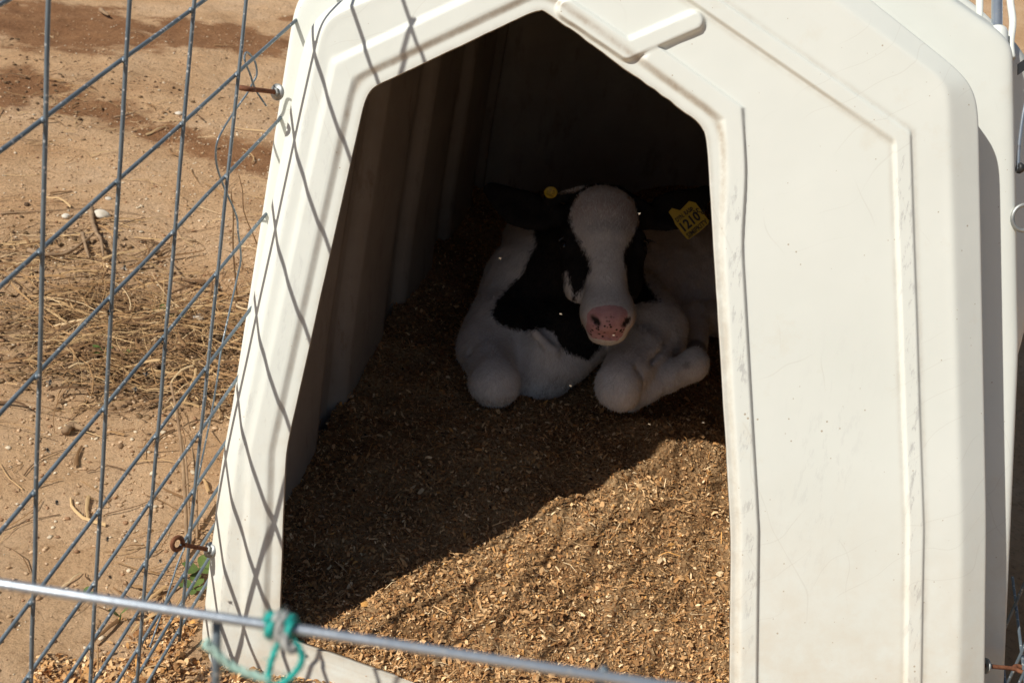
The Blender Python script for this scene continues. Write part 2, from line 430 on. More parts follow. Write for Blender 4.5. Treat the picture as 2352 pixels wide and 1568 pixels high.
# wavy trimmed edge of the opening on its right roofline
wob = 0.0035 * vnoise(np.arange(NP) * 1.0, np.zeros(NP), 15.0, 13) + 0.002 * vnoise(np.arange(NP) * 1.0, np.zeros(NP), 5.0, 14)
outw = RO - RO.mean(0); outw /= np.linalg.norm(outw, axis=1)[:, None]
iroof = np.zeros(NP); iroof[sum(CNT[:3]):sum(CNT[:4])] = 1.0
wob = wob * (0.25 + 0.75 * iroof)
for k in range(0, 12): A[k] += outw * (wob * (1 - k / 12))[:, None]
# round the three folds
def soften(i0, its, half):
    global A
    for _ in range(its):
        B = A.copy(); lo, hi = max(1, i0 - half), min(len(A) - 1, i0 + half)
        A[lo:hi] = B[lo:hi] + 0.5 * ((B[lo - 1:hi - 1] + B[lo + 1:hi + 1]) / 2 - B[lo:hi])
soften(iE, 8, 9); soften(iC, 3, 4); soften(iC2, 4, 5); soften(iS, 12, 7)
for _ in range(8):
    B = A.copy(); A[iE - 6:] = B[iE - 6:] + 0.5 * ((np.roll(B, 1, 1) + np.roll(B, -1, 1))[iE - 6:] / 2 - B[iE - 6:])
nr = len(A); ii = np.arange(nr * NP).reshape(nr, NP); i2 = np.roll(ii, -1, 1)
fq = np.stack([ii[:-1], i2[:-1], i2[1:], ii[1:]], -1).reshape(-1, 4)
hut = empty('calf_hutch', tuple(BASE))
tag(hut, 'white plastic calf hutch with a peaked five sided doorway, bedded with shavings', 'calf hutch')
fp = mesh('front_panel', A.reshape(-1, 3), fq, PLASTIC, hut)
wear = np.zeros(nr * NP); groove_tone = np.zeros(nr * NP); n0 = (iE + 1) * NP
ribc = np.exp(-((dO - lip - 0.02) / 0.012) ** 2)
wear[:n0] = np.clip(np.maximum(ribc * np.where(xs > 0.2, 1.0, 0.35) * sstep(0.92, 0.8, ts) * sstep(0.05, 0.3, ts), np.exp(-(d2 / 0.013) ** 2) * sstep(0.98, 0.9, ts)), 0, 1)
pc_ = f2([(1890, 1080)])[0]; wear[:n0] = np.maximum(wear[:n0], 0.26 * np.exp(-(((P2[:, 0] - pc_[0]) / 0.06) ** 2 + ((P2[:, 1] - pc_[1]) / 0.17) ** 2)))
wear[:n0] = np.maximum(wear[:n0], 0.8 * np.exp(-(dist_poly(P2, r3) / 0.02) ** 2))
groove_tone[:n0] = np.clip(np.exp(-((dO - lip) / 0.005) ** 2) * (0.55 + 0.4 * shoulder) + np.exp(-((d2 - 0.017) / 0.004) ** 2) * 0.35 + np.exp(-(dO / 0.006) ** 2) * 0.5, 0, 1)
attr(fp, 'wear', wear); attr(fp, 'groove_tone', groove_tone)
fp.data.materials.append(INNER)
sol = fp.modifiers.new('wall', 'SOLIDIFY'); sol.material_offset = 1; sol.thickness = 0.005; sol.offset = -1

# the shell behind: ribbed side walls and roof, closed at the rear
cen = np.array([0.165, 0, 0.0])
S0 = A[-1]
sh = []; ys = []
def shell_ring(s):
    """outline at depth s behind the front rib"""
    tap = 1 - 0.035 * s
    ph = (s - 0.12) % 0.42; ribh = sstep(0.24, 0.275, ph) * (1 - sstep(0.385, 0.415, ph)) if s > 0.05 else 1.0
    inset = 0.030 * (1 - ribh)
    c0 = S0.mean(0) * np.array([1, 1, 0])
    v = S0 - c0; q = S0.copy()
    nx = (S0[:, 0] - c0[0]); hgt = S0[:, 2]
    width = np.abs(nx).max()
    q[:, 0] = c0[0] + nx * tap * (1 - inset / width)
    q[:, 2] = np.where(hgt > 0.4, 0.4 + (hgt - 0.4) * (1 - inset / 0.8 - 0.02 * s), hgt)
    q[:, 0] += 0.060 * sstep(0.03, 0.11, s) * sstep(0.0, 0.05, nx - 0.35) * sstep(0.40, 0.70, hgt) * (1 - sstep(0.98, 1.06, hgt))
    lean = (S0[:, 1] - S0[:, 1].min())
    q[:, 1] -= lean * min(1, s / 1.75) * 0.85
    return q + DEPTH * s
for s in np.concatenate([np.linspace(0, 1.80, 150)]): sh.append(shell_ring(float(s)))
last = sh[-1]; cc = last.mean(0)
for k in range(1, 9):
    t = k / 8.0
    q = last + (cc - last) * t; q = q + DEPTH * 0.05 * (1 - (1 - min(1, t * 3)) ** 2); sh.append(q)
SHL = np.array(sh); nr2 = len(SHL); jj = np.arange(nr2 * NP).reshape(nr2, NP); j2 = np.roll(jj, -1, 1)
SHL[:, :, 2] = np.maximum(SHL[:, :, 2], -0.012)
sq = np.stack([jj[:-1], j2[:-1], j2[1:], jj[1:]], -1)
isb = np.zeros(NP, bool); isb[sum(CNT[:6]):] = True    # no floor: the hutch is open below
sq = sq[:149][:, ~isb].reshape(-1, 4); 
shell = mesh('ribbed_shell', SHL.reshape(-1, 3), sq, PLASTIC, hut)
rw = mesh('rear_wall', SHL[149:].reshape(-1, 3), np.stack([jj[:-1], j2[:-1], j2[1:], jj[1:]], -1)[:nr2 - 150].reshape(-1, 4), PLASTIC, hut)
# remove loose vertices of the two
for o in (shell, rw):
    import bmesh
    bm = bmesh.new(); bm.from_mesh(o.data); bmesh.ops.delete(bm, geom=[v for v in bm.verts if not v.link_faces], context='VERTS')
    bm.to_mesh(o.data); bm.free()
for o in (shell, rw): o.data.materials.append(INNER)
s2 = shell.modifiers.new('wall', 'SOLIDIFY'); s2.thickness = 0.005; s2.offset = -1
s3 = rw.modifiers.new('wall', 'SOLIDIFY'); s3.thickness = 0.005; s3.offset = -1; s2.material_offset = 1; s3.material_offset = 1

def eye_bolt(p_wall, p_eye, label, ring_axis):
    """washer and nut on the wall, threaded shank, closed eye"""
    p_wall = np.asarray(p_wall); p_eye = np.asarray(p_eye); ax = nrm(p_eye - p_wall); L_ = np.linalg.norm(p_eye - p_wall)
    R_ = 0.0095; prof = []; s = -0.012; k = 0
    while s < L_ - 0.018:
        prof.append((s, 0.0036 if k % 2 else 0.0030)); s += 0.0011; k += 1
    prof += [(L_ - 0.017, 0.0038), (L_ - R_ - 0.002, 0.004)]
    e0 = parent_loc(hut)
    vb, fb = revolve(prof, p_wall, ax, 12)
    c = p_wall + ax * L_; a2 = nrm(np.cross(ring_axis, ax))
    loop = [c + R_ * (-ax * math.cos(t) + a2 * math.sin(t)) for t in np.linspace(0.05, 2 * math.pi - 0.35, 28)]
    vt, ft = tube(loop, 0.0036, 10)
    v, f_ = join([(vb, fb), (vt, ft)])
    b = mesh('eye_bolt', v, f_, RUST, hut); b['label'] = label
    vw, fw_ = revolve([(-0.001, 0.001), (-0.001, 0.0125), (0.0012, 0.0125), (0.0016, 0.004)], p_wall, ax, 24)
    mesh('washer', vw, fw_, ZINC, hut).parent = b
    vn, fn = revolve([(0.0016, 0.004), (0.0016, 0.0068), (0.0068, 0.0068), (0.0072, 0.004)], p_wall, ax, 6)
    mesh('nut', vn, fn, ZINC, hut, smooth=False).parent = b
    return b
# ------------------------------------------------------------------ left wire panel
V1 = nrm((0.187, 0.959, 0.215)); V2 = -nrm((0.013, 0.24, 0.97)); PN = nrm(np.cross((0.013, 0.24, 0.97), (0.2, 0.986, 0.0)))
PA = np.array([-0.434, 1.545, 0.85]); FP0 = CAM + ray(548, 172) * (((PA - CAM) @ PN) / (ray(548, 172) @ PN))
FN = nrm(np.cross(V1, V2))
def onfence(x, y):
    D = ray(x, y); return CAM + D * (((FP0 - CAM) @ FN) / (D @ FN))
def fpt(a, d, off=0.0):
    k = min(max(-a / 0.465, -0.5), 2.5)      # the stays fan a little, the old panel is not quite square
    return FP0 + V1 * a + (np.array([-0.016, -0.254, -0.967]) * (1 - k) + np.array([-0.002, -0.189, -0.982]) * k) * d + FN * off
RW = 0.0026
downs = [-0.433, -0.289, -0.1445, 0.0, 0.144, 0.289, 0.433, 0.536, 0.629, 0.70, 0.768, 0.818, 0.866]
alongs = [-0.155 * q for q in range(8)]
fen = empty('welded_fence', tuple(fpt(-0.5, 0.9)))
tag(fen, 'grey welded wire panel running forward from the doorway side nearest the dry dirt', 'wire panel')
for a in alongs:
    pts = [fpt(a + 0.0015 * random.uniform(-1, 1), d, 0) for d in np.linspace(-0.44, 0.88, 14)]
    v, f_ = tube(pts, RW, 10); mesh('vertical_wire', v, f_, WIRE, fen)
for d in downs:
    pts = [fpt(a, d + 0.0015 * random.uniform(-1, 1), 2 * RW - 0.0008) for a in np.linspace(-1.12, 0.21, 16)]
    welds = [revolve([(-0.0045, 0.0012), (-0.003, 0.0033), (0.0, 0.0041), (0.003, 0.0033), (0.0045, 0.0012)], fpt(a, d, RW - 0.0004), nrm(V1 + V2 * random.uniform(-0.5, 0.5)), 8) for a in alongs]
    v, f_ = join([tube(pts, RW, 10)] + welds); mesh('horizontal_wire', v, f_, WIRE, fen)

# tie wire looped round the panel and bolt
tw_px = [(611, 243), (592, 206), (577, 170), (560, 145), (556, 131), (567, 121), (580, 127), (588, 144), (585, 170), (576, 190), (569, 217), (556, 240), (538, 258), (507, 296), (494, 331), (501, 378), (520, 431), (542, 494), (541, 530), (551, 590), (549, 638), (527, 737), (505, 810), (494, 865), (486, 940), (470, 1050), (448, 1153), (427, 1238), (403, 1293), (373, 1402), (335, 1529), (320, 1570)]
pts = catmull([CAM + (onfence(*p) + FN * (0.004 * math.sin(i * 1.3)) - CAM) * (1.015 + 0.05 * min(1, i / 12)) for i, p in enumerate(tw_px)], 5)
v, f_ = tube(pts, 0.0016, 8)
tag(mesh('tie_wire', v, f_, WIRE), 'loose thin grey wire curled at its top end, hung along the panel beside the doorway', 'wire')

eye_bolt(onf(637, 212, 0.03), onfence(572, 205) + FN * 0.004, 'rusty eye bolt high on the side next to the dirt', V2)
eye_bolt(onf(482, 1262, 0.02), onfence(413, 1249) + FN * 0.004, 'rusty eye bolt with a large open eye low on the side next to the dirt', FN)
eye_bolt(onf(2264, 1528, 0.05), onf(2345, 1536, 0.06), 'rusty bolt low on the far side of the closed panel', V2)

# ------------------------------------------------------------------ right wire panel (only its edge shows)
W1 = nrm(ray(2110, -450)); QP0 = onf(2345, 1536, 0.06)
W2 = nrm(np.array([0.01, 0.02, -1.0]))
rp = empty('welded_fence', tuple(QP0 + W1 * -0.4 + W2 * 0.05)); tag(rp, 'second welded wire panel, mostly out of view behind the closed side of the hutch', 'wire panel')
for a in (0.16, 0.03, -0.02, -0.17, -0.32):
    v, f_ = tube([QP0 + W1 * a + W2 * d for d in np.linspace(-0.36, 0.09, 8)], RW, 10); mesh('vertical_wire', v, f_, WIRE, rp)
for d in (-0.36, -0.27, -0.18, -0.09, 0.0, 0.08):
    v, f_ = tube([QP0 + W1 * a + W2 * d + np.array([0.0045, 0, 0]) for a in np.linspace(-0.4, 0.25, 10)], RW, 10); mesh('horizontal_wire', v, f_, WIRE, rp)

# ------------------------------------------------------------------ front gate panel
def atZ(x, y, Z): return CAM + ray(x, y) * Z
g0 = atZ(-200, 1309, 0.60); g1 = atZ(1700, 1601, 0.585); gd = nrm(g1 - g0)
gate = empty('wire_gate', tuple((g0 + g1) / 2 + np.array([0, 0.03, -0.75])))
tag(gate, 'shiny zinc gate panel crossing low in front of the hutch doorway', 'gate panel')
v, f_ = tube([g0 + (g1 - g0) * t for t in np.linspace(-0.25, 1.35, 20)], 0.0029, 14); mesh('top_rod', v, f_, BARM, gate)
q0 = atZ(498, 1412, 0.603); q1 = atZ(1388, 1534, 0.593); dq = (q1 - q0)
gdn = nrm(np.array([-0.015, 0.05, -1.0]))
for k in range(-1, 4):
    b = q0 + dq * k
    v, f_ = tube([b + gdn * t for t in np.linspace(0, 0.74, 12)], 0.0026, 12); mesh('vertical_wire', v, f_, WIRE, gate)
for d in (0.16, 0.31, 0.46, 0.6, 0.72):
    v, f_ = tube([g0 + (g1 - g0) * t + gdn * d + np.array([0, 0.004, 0]) for t in np.linspace(-0.25, 1.35, 20)], 0.0026, 10); mesh('horizontal_wire', v, f_, WIRE, gate)

# twine: turns round the rod, a hanging loop and a faded tail
tz = 0.594
def rodp(x): 
    t = (x + 200) / 1900.0; return g0 + (g1 - g0) * t
def coil(x0, x1, turns, r=0.0052):
    out = []
    n = int(turns * 14)
    s = nrm(np.cross(gd, np.array([0, 0, 1.]))); u = np.cross(s, gd)
    for i in range(n + 1):
        c = rodp(x0 + (x1 - x0) * i / n); a = 2 * math.pi * turns * i / n + 1.0
        out.append(c + r * (s * math.cos(a) + u * math.sin(a)))
    return out
def rope(P, r, twist=9.0):
    P = np.asarray(P); n_ = 3 * len(P); t_ = np.linspace(0, len(P) - 1, n_); P = np.stack([np.interp(t_, np.arange(len(P)), P[:, i_]) for i_ in range(3)], 1)
    T = np.gradient(P, axis=0); T /= np.linalg.norm(T, axis=1)[:, None] + 1e-12; ln_ = np.concatenate([[0], np.cumsum(np.linalg.norm(np.diff(P, axis=0), axis=1))])
    N = np.cross(T, np.array([0.3, 0.2, 0.93])); N /= np.linalg.norm(N, axis=1)[:, None] + 1e-12; Bn = np.cross(T, N); out = []
    for q in range(3):
        a_ = ln_ / (twist * r) * 2 * math.pi + q * 2.094
        out.append(tube(P + 0.5 * r * (np.cos(a_)[:, None] * N + np.sin(a_)[:, None] * Bn), 0.62 * r, 6))
    for k in range(0, n_ - 2, 4):                      # loose fibres
        d_ = N[k] * random.uniform(-1, 1) + Bn[k] * random.uniform(-1, 1) + T[k] * random.uniform(-1, 1); out.append(tube([P[k], P[k] + d_ * r * 1.6, P[k] + d_ * r * 2.6 + T[k] * r], [0.00022, 0.00016, 0.00006], 3))
    return join(out)
twn = empty('twine', tuple(rodp(650) + np.array([0, 0, -0.03]))); tag(twn, 'teal and grey twine knotted round the gate rod with a loop hanging below', 'twine')
v, f_ = rope(catmull(coil(628, 644, 1.6), 2), 0.0024); mesh('knot_turns', v, f_, TEAL, twn)
v, f_ = rope(catmull(coil(647, 665, 1.3, 0.0062), 2), 0.0026); mesh('grey_turns', v, f_, GREYTW, twn)
v, f_ = rope(catmull(coil(670, 684, 1.6), 2), 0.0024); mesh('knot_turns', v, f_, TEAL, twn)
lp = [(640, 1474, .590), (629, 1500, .588), (619, 1535, .588), (617, 1562, .588), (626, 1574, .588), (650, 1566, .588), (676, 1545, .588), (692, 1520, .588), (693, 1500, .588), (684, 1483, .589), (674, 1470, .590)]
v, f_ = rope(catmull([atZ(*p) for p in lp], 6), 0.0017); mesh('loop', v, f_, TEAL, twn)
tl = [(482, 1470, .589), (473, 1477, .588), (478, 1486, .587), (492, 1494, .587), (508, 1510, .587), (535, 1530, .588), (570, 1545, .588), (605, 1556, .588), (622, 1562, .588)]
v, f_ = rope(catmull([atZ(*p) for p in tl], 5), 0.0022); mesh('faded_tail', v, f_, PALETW, twn)
v, f_ = rope(catmull([atZ(*p) for p in [(650, 1455, .587), (656, 1480, .586), (668, 1490, .587), (676, 1484, .588)]], 5), 0.0026); mesh('grey_bight', v, f_, GREYTW, twn)

# ------------------------------------------------------------------ fittings at the far upper corner of the hutch
sleeve0 = onf(2290, 92, 0.16)
up_ = nrm(onf(2290, -120, 0.30) - sleeve0)
vs, fs = revolve([(-0.04, 0.0165), (0.014, 0.0165), (0.018, 0.0155), (0.018, 0.0125), (-0.02, 0.012)], sleeve0, up_, 24)
mesh('pipe_sleeve', vs, fs, PLASTIC, hut)
side = nrm(np.cross(up_, FW))
cl = []
for t in np.linspace(0, 1, 14):
    cl.append(sleeve0 + up_ * (-0.03 + 0.16 * t) - side * (-0.024) + FW * 0.012)
v1_, f1_ = tube(cl, 0.006, 8)
cl2 = [c - side * 0.050 - FW * 0.008 + side * 0.002 * math.sin(t * 9) for t, c in zip(np.linspace(0, 1, 14), cl)]
v2_, f2_ = tube(cl2, 0.0058, 8)
vv, ff = join([(v1_, f1_), (v2_, f2_)])
mesh('pipe_bracket', vv, ff, PLASTIC, hut)
v, f_ = revolve([(-0.01, 0.0085), (0.30, 0.0085)], sleeve0, up_, 16)
tag(mesh('steel_pipe', v, f_, BARM), 'short galvanised pipe standing in a white sleeve on the hutch roof corner', 'pipe')
# bucket holder hoop wire and its black fastener at the far edge
hp = [(2352, 236), (2345, 268), (2338, 320), (2335, 360), (2334, 398)]
v, f_ = tube(catmull([onf(p[0] + 4, p[1], 0.12) for p in hp], 6), 0.0028, 8)
hoop = mesh('wire_hoop', v, f_, BARM); tag(hoop, 'bent zinc wire hanger curving down the far side of the hutch', 'wire hanger')
b0 = onf(2337, 386, 0.118); bx_ = nrm(XA + 0.1 * UP)
v, f_ = revolve([(0, 0.002), (0, 0.008), (0.004, 0.009), (0.009, 0.006), (0.012, 0.003), (0.03, 0.003)], b0, bx_, 12); mesh('black_fastener', v, f_, BLACKP, hoop)
def ribbon_obj(name, P, width_dir, wdt, th, mat, label, cat):
    P = np.array(P); wd = nrm(width_dir); nrmv = nrm(np.cross(P[-1] - P[0], wd)); V = []; Fc = []
    for p in P: V += [p + wd * wdt / 2 + nrmv * th / 2, p - wd * wdt / 2 + nrmv * th / 2, p - wd * wdt / 2 - nrmv * th / 2, p + wd * wdt / 2 - nrmv * th / 2]
    for i in range(len(P) - 1):
        for k in range(4): Fc.append((4 * i + k, 4 * i + (k + 1) % 4, 4 * i + 4 + (k + 1) % 4, 4 * i + 4 + k))
    Fc += [(0, 1, 2, 3), tuple(4 * len(P) - 1 - k for k in range(4))]
    return tag(mesh(name, np.array(V), Fc, mat, smooth=False), label, cat)
ribbon_obj('strap', [onf(2338, 160, 0.13), onf(2352, 150, 0.13), onf(2380, 136, 0.14), onf(2420, 110, 0.15)], UP, 0.017, 0.003, BLACKP, 'black strap pulled tight off the far upper side of the hutch', 'strap')
ringp = [onf(2352, 500, 0.10) + 0.02 * (math.cos(t) * XA * 0.9 + math.sin(t) * UF) for t in np.linspace(0, 2 * math.pi, 26)]
v, f_ = tube(ringp, 0.0035, 8); tag(mesh('metal_ring', v, f_, ZINC), 'dull steel ring hanging at the far side below the black fastener', 'ring')

# ------------------------------------------------------------------ bedding
def bed_z(x, y):
    z = 0.050 + 0.028 * sstep(1.38, 1.9, y) + 0.05 * sstep(2.2, 3.2, y)
    z += 0.05 * np.exp(-(((x - 0.36) / 0.14) ** 2 + ((y - 2.02) / 0.10) ** 2))
    z += 0.10 * np.exp(-(((x - 0.45) / 0.4) ** 2 + ((y - 3.35) / 0.25) ** 2))
    z += 0.03 * np.exp(-((x + 0.40 - 0.12 * (y - 1.6)) / 0.08) ** 2) * sstep(1.9, 2.3, y)
    z += vnoise(x, y, 0.24, 21) * 0.042 + vnoise(x, y, 0.07, 22) * 0.018 + vnoise(x, y, 0.027, 23) * 0.012 + vnoise(x, y, 0.013, 24) * 0.008
    return 0.020 + (z - 0.020) * sstep(1.30, 1.43, y)
bxs = np.arange(-0.47, 0.92, 0.0075); bys = np.concatenate([np.arange(1.306, 2.2, 0.0065), np.arange(2.2, 3.46, 0.012)])
BX, BY = np.meshgrid(bxs, bys, indexing='ij'); BZ = bed_z(BX, BY)
def inside(x, y):
    lft = -0.425 + 0.115 * (y - 1.4); rgt = 0.80 + 0.10 * (y - 1.4); return (x > lft + 0.02) & (x < rgt - 0.05)
bi, bj = BX.shape; ix = np.arange(bi * bj).reshape(bi, bj)
bq = np.stack([ix[:-1, :-1], ix[1:, :-1], ix[1:, 1:], ix[:-1, 1:]], -1)
ok = inside(BX[:-1, :-1], BY[:-1, :-1]); fr = (BY[:-1, :-1] > 1.29)
BZ[:, 0] = -0.02
bed = mesh('bedding', np.stack([BX, BY, BZ], -1).reshape(-1, 3), bq[ok & fr].reshape(-1, 4), BEDM)
tag(bed, 'brown wood shavings bedding heaped over the hutch floor', 'bedding', kind='stuff')

def flakes(px, py, pz, L_, W_, tilt, cols):
    """bent flakes, two quads each"""
    n = len(px); yaw = rng.uniform(0, 2 * math.pi, n); ti = rng.normal(0, tilt, n); ro = rng.normal(0, tilt, n)
    dx = np.stack([np.cos(yaw) * np.cos(ti), np.sin(yaw) * np.cos(ti), np.sin(ti)], -1)
    sx = np.stack([-np.sin(yaw) * np.cos(ro), np.cos(yaw) * np.cos(ro), np.sin(ro)], -1)
    up = np.cross(dx, sx); c = np.stack([px, py, pz], -1); curl = rng.uniform(-0.25, 0.35, n) * L_
    w0 = W_ * rng.uniform(0.3, 1, n); w1 = W_ * rng.uniform(0.8, 1.2, n); w2 = W_ * rng.uniform(0.2, 1, n)
    V = np.empty((n, 6, 3))
    for k, (s, wv, cu) in enumerate(((-0.5, w0, 0), (0.0, w1, 1), (0.5, w2, 0))):
        m = c + dx * (s * L_)[:, None] + up * (curl * cu)[:, None]
        V[:, 2 * k] = m + sx * (wv / 2)[:, None]; V[:, 2 * k + 1] = m - sx * (wv / 2)[:, None]
    b = (np.arange(n) * 6)[:, None]
    q = np.concatenate([b + np.array([[0, 1, 3, 2]]), b + np.array([[2, 3, 5, 4]])], 0)
    return V.reshape(-1, 3), q, np.repeat(cols, 6, axis=0)
PAL = np.array([(0.40, 0.24, 0.115), (0.50, 0.325, 0.165), (0.58, 0.40, 0.22), (0.30, 0.165, 0.075), (0.70, 0.53, 0.32), (0.82, 0.70, 0.49), (0.44, 0.26, 0.11), (0.20, 0.105, 0.05), (0.68, 0.40, 0.14)])
PAL = PAL * np.array([1.34, 1.15, 0.95])
PRB = np.array([0.19, 0.20, 0.18, 0.10, 0.12, 0.06, 0.10, 0.035, 0.015])
def pick(n):
    c = PAL[rng.choice(len(PAL), n, p=PRB / PRB.sum())] * rng.uniform(0.8, 1.15, (n, 1)); return np.concatenate([c, np.ones((n, 1))], 1)
N = 130000
yy = 1.308 + (rng.random(N) ** 1.6) * 1.95; xx = rng.uniform(-0.44, 0.85, N); k = inside(xx, yy); xx, yy = xx[k], yy[k]
L_ = np.exp(rng.normal(math.log(0.0043), 0.5, len(xx))).clip(0.0018, 0.016); W_ = L_ * rng.uniform(0.16, 0.6, len(xx))
v, q, cc_ = flakes(xx, yy, bed_z(xx, yy) + rng.uniform(0.000, 0.005, len(xx)), L_, W_, 0.5, pick(len(xx)))
nb_ = 420; yb = 1.33 + rng.random(nb_) ** 1.4 * 1.2; xb = rng.uniform(-0.42, 0.6, nb_); k = inside(xb, yb); xb, yb = xb[k], yb[k]
Lb = rng.uniform(0.009, 0.016, len(xb)); vb_, qb_, cb_ = flakes(xb, yb, bed_z(xb, yb) + rng.uniform(0.002, 0.007, len(xb)), Lb, Lb * rng.uniform(0.3, 0.75, len(xb)), 0.4, pick(len(xb)))
ns_ = 900; ys_ = 1.33 + rng.random(ns_) ** 1.4 * 1.3; xs_2 = rng.uniform(-0.42, 0.6, ns_); Lc = rng.uniform(0.015, 0.045, ns_)
vs_, qs_, cs_ = flakes(xs_2, ys_, bed_z(xs_2, ys_) + 0.006, Lc, np.full(ns_, 0.0016), 0.25, pick(ns_))
nd_ = 700; yd = 1.36 + rng.random(nd_) ** 1.2 * 1.1; xd = rng.uniform(-0.4, 0.6, nd_); Ld = rng.uniform(0.003, 0.009, nd_)
vd_, qd_, cd_ = flakes(xd, yd, bed_z(xd, yd) + 0.003, Ld, Ld * 0.6, 0.5, np.concatenate([np.tile([0.07, 0.04, 0.022], (nd_, 1)) * rng.uniform(0.7, 1.6, (nd_, 1)), np.ones((nd_, 1))], 1))
for V_, Q_, C_q in ((vb_, qb_, cb_), (vs_, qs_, cs_), (vd_, qd_, cd_)):
    q = np.vstack([q, Q_ + len(v)]); v = np.vstack([v, V_]); cc_ = np.vstack([cc_, C_q])
# spill in front of the hutch and beside its corner
N = 11000
x2 = rng.uniform(-0.66, 0.9, N); y2 = 1.30 - np.abs(rng.normal(0, 0.13, N)); 
m2 = np.concatenate([np.stack([x2, y2], -1), np.stack([-0.44 - np.abs(rng.normal(0, 0.05, 1500)), rng.uniform(1.05, 1.42, 1500)], -1)])
L2 = np.exp(rng.normal(math.log(0.007), 0.45, len(m2))).clip(0.002, 0.018)
v2, q2, c2 = flakes(m2[:, 0], m2[:, 1], ground_z(m2[:, 0], m2[:, 1]) + rng.uniform(0.001, 0.007, len(m2)), L2, L2 * rng.uniform(0.25, 0.65, len(m2)), 0.45, pick(len(m2)))
fl = mesh('wood_shavings', np.vstack([v, v2]), np.vstack([q, q2 + len(v)]), CHIP, smooth=False)
attr(fl, 'tint', np.vstack([cc_, c2]), 'FLOAT_COLOR'); tag(fl, 'loose pale and brown wood flakes strewn over the bedding and doorway', 'wood shavings', kind='stuff')
# ------------------------------------------------------------------ calf
class Field:
    """distance field on a grid, blended round cones and ellipsoids, turned into one smooth mesh"""
    def __init__(s, lo, hi, h):
        s.lo = np.array(lo, float); s.h = h; s.n = np.ceil((np.array(hi) - s.lo) / h).astype(int) + 1
        s.f = np.full(s.n, 0.5, np.float32)
    def box(s, lo, hi):
        a = np.clip(np.floor((np.array(lo) - s.lo) / s.h).astype(int), 0, s.n - 1); b = np.clip(np.ceil((np.array(hi) - s.lo) / s.h).astype(int) + 1, 1, s.n)
        sl = tuple(slice(a[i], b[i]) for i in range(3))
        g = np.meshgrid(*[s.lo[i] + s.h * np.arange(a[i], b[i]) for i in range(3)], indexing='ij')
        return sl, np.stack(g, -1)
    def blend(s, sl, d, k, sub=False):
        f = s.f[sl]
        if sub:
            h = np.clip(0.5 - 0.5 * (f + d) / k, 0, 1); s.f[sl] = f * (1 - h) - d * h + k * h * (1 - h)
        else:
            h = np.clip(0.5 + 0.5 * (f - d) / k, 0, 1); s.f[sl] = f * (1 - h) + d * h - k * h * (1 - h)
    def cone(s, a, b, ra, rb, k=0.02, sub=False):
        a, b = np.array(a), np.array(b); m = max(ra, rb) + 0.09
        sl, P = s.box(np.minimum(a, b) - m, np.maximum(a, b) + m)
        ab = b - a; t = np.clip(((P - a) @ ab) / (ab @ ab + 1e-12), 0, 1)
        d = np.linalg.norm(P - a - t[..., None] * ab, axis=-1) - (ra + t * (rb - ra)); s.blend(sl, d, k, sub)
    def ell(s, c, ax, r, k=0.02, sub=False):
        c = np.array(c); ax = np.array(ax); r = np.array(r); m = r.max() + 0.09
        sl, P = s.box(c - m, c + m); q = (P - c) @ ax.T
        k0 = np.linalg.norm(q / r, axis=-1); k1 = np.linalg.norm(q / (r * r), axis=-1) + 1e-9
        s.blend(sl, k0 * (k0 - 1) / k1, k, sub)
    def nets(s):
        f = s.f; n = s.n; sg = f < 0
        cell = np.zeros(n - 1, int); acc = np.zeros((*(n - 1), 3)); cnt = np.zeros(n - 1)
        gi = np.stack(np.meshgrid(*[np.arange(q) for q in n], indexing='ij'), -1).astype(np.float32)
        for ax in range(3):
            lo = [slice(None)] * 3; hi = [slice(None)] * 3; lo[ax] = slice(0, -1); hi[ax] = slice(1, None)
            a = f[tuple(lo)]; b = f[tuple(hi)]; x = (a < 0) != (b < 0); t = np.where(x, a / (a - b + 1e-12), 0)
            p = gi[tuple(lo)].copy(); p[..., ax] += t
            o = [q for q in range(3) if q != ax]
            for du in (0, 1):
                for dv in (0, 1):
                    ss = [slice(None)] * 3
                    ss[o[0]] = slice(du, n[o[0]] - 1 + du); ss[o[1]] = slice(dv, n[o[1]] - 1 + dv)
                    xs_ = x[tuple(ss)]; acc += p[tuple(ss)] * xs_[..., None]; cnt += xs_
        act = cnt > 0; ids = np.full(n - 1, -1); ids[act] = np.arange(act.sum())
        V = acc[act] / cnt[act][:, None] * s.h + s.lo; Q = []
        for ax in range(3):
            o = [(ax + 1) % 3, (ax + 2) % 3]
            lo = [slice(1, -1)] * 3; hi = [slice(1, -1)] * 3; lo[ax] = slice(0, -1); hi[ax] = slice(1, None)
            a = sg[tuple(lo)]; b = sg[tuple(hi)]; w_ = np.argwhere(a != b)
            if not len(w_): continue
            base = w_ + 1; base[:, ax] -= 1
            def idd(du, dv):
                c = base.copy(); c[:, o[0]] -= du; c[:, o[1]] -= dv; return ids[c[:, 0], c[:, 1], c[:, 2]]
            q = np.stack([idd(0, 0), idd(1, 0), idd(1, 1), idd(0, 1)], -1)
            fl_ = a[a != b]; q[~fl_] = q[~fl_][:, ::-1]; Q.append(q)
        Q = np.vstack(Q); return V, Q[(Q >= 0).all(1)]

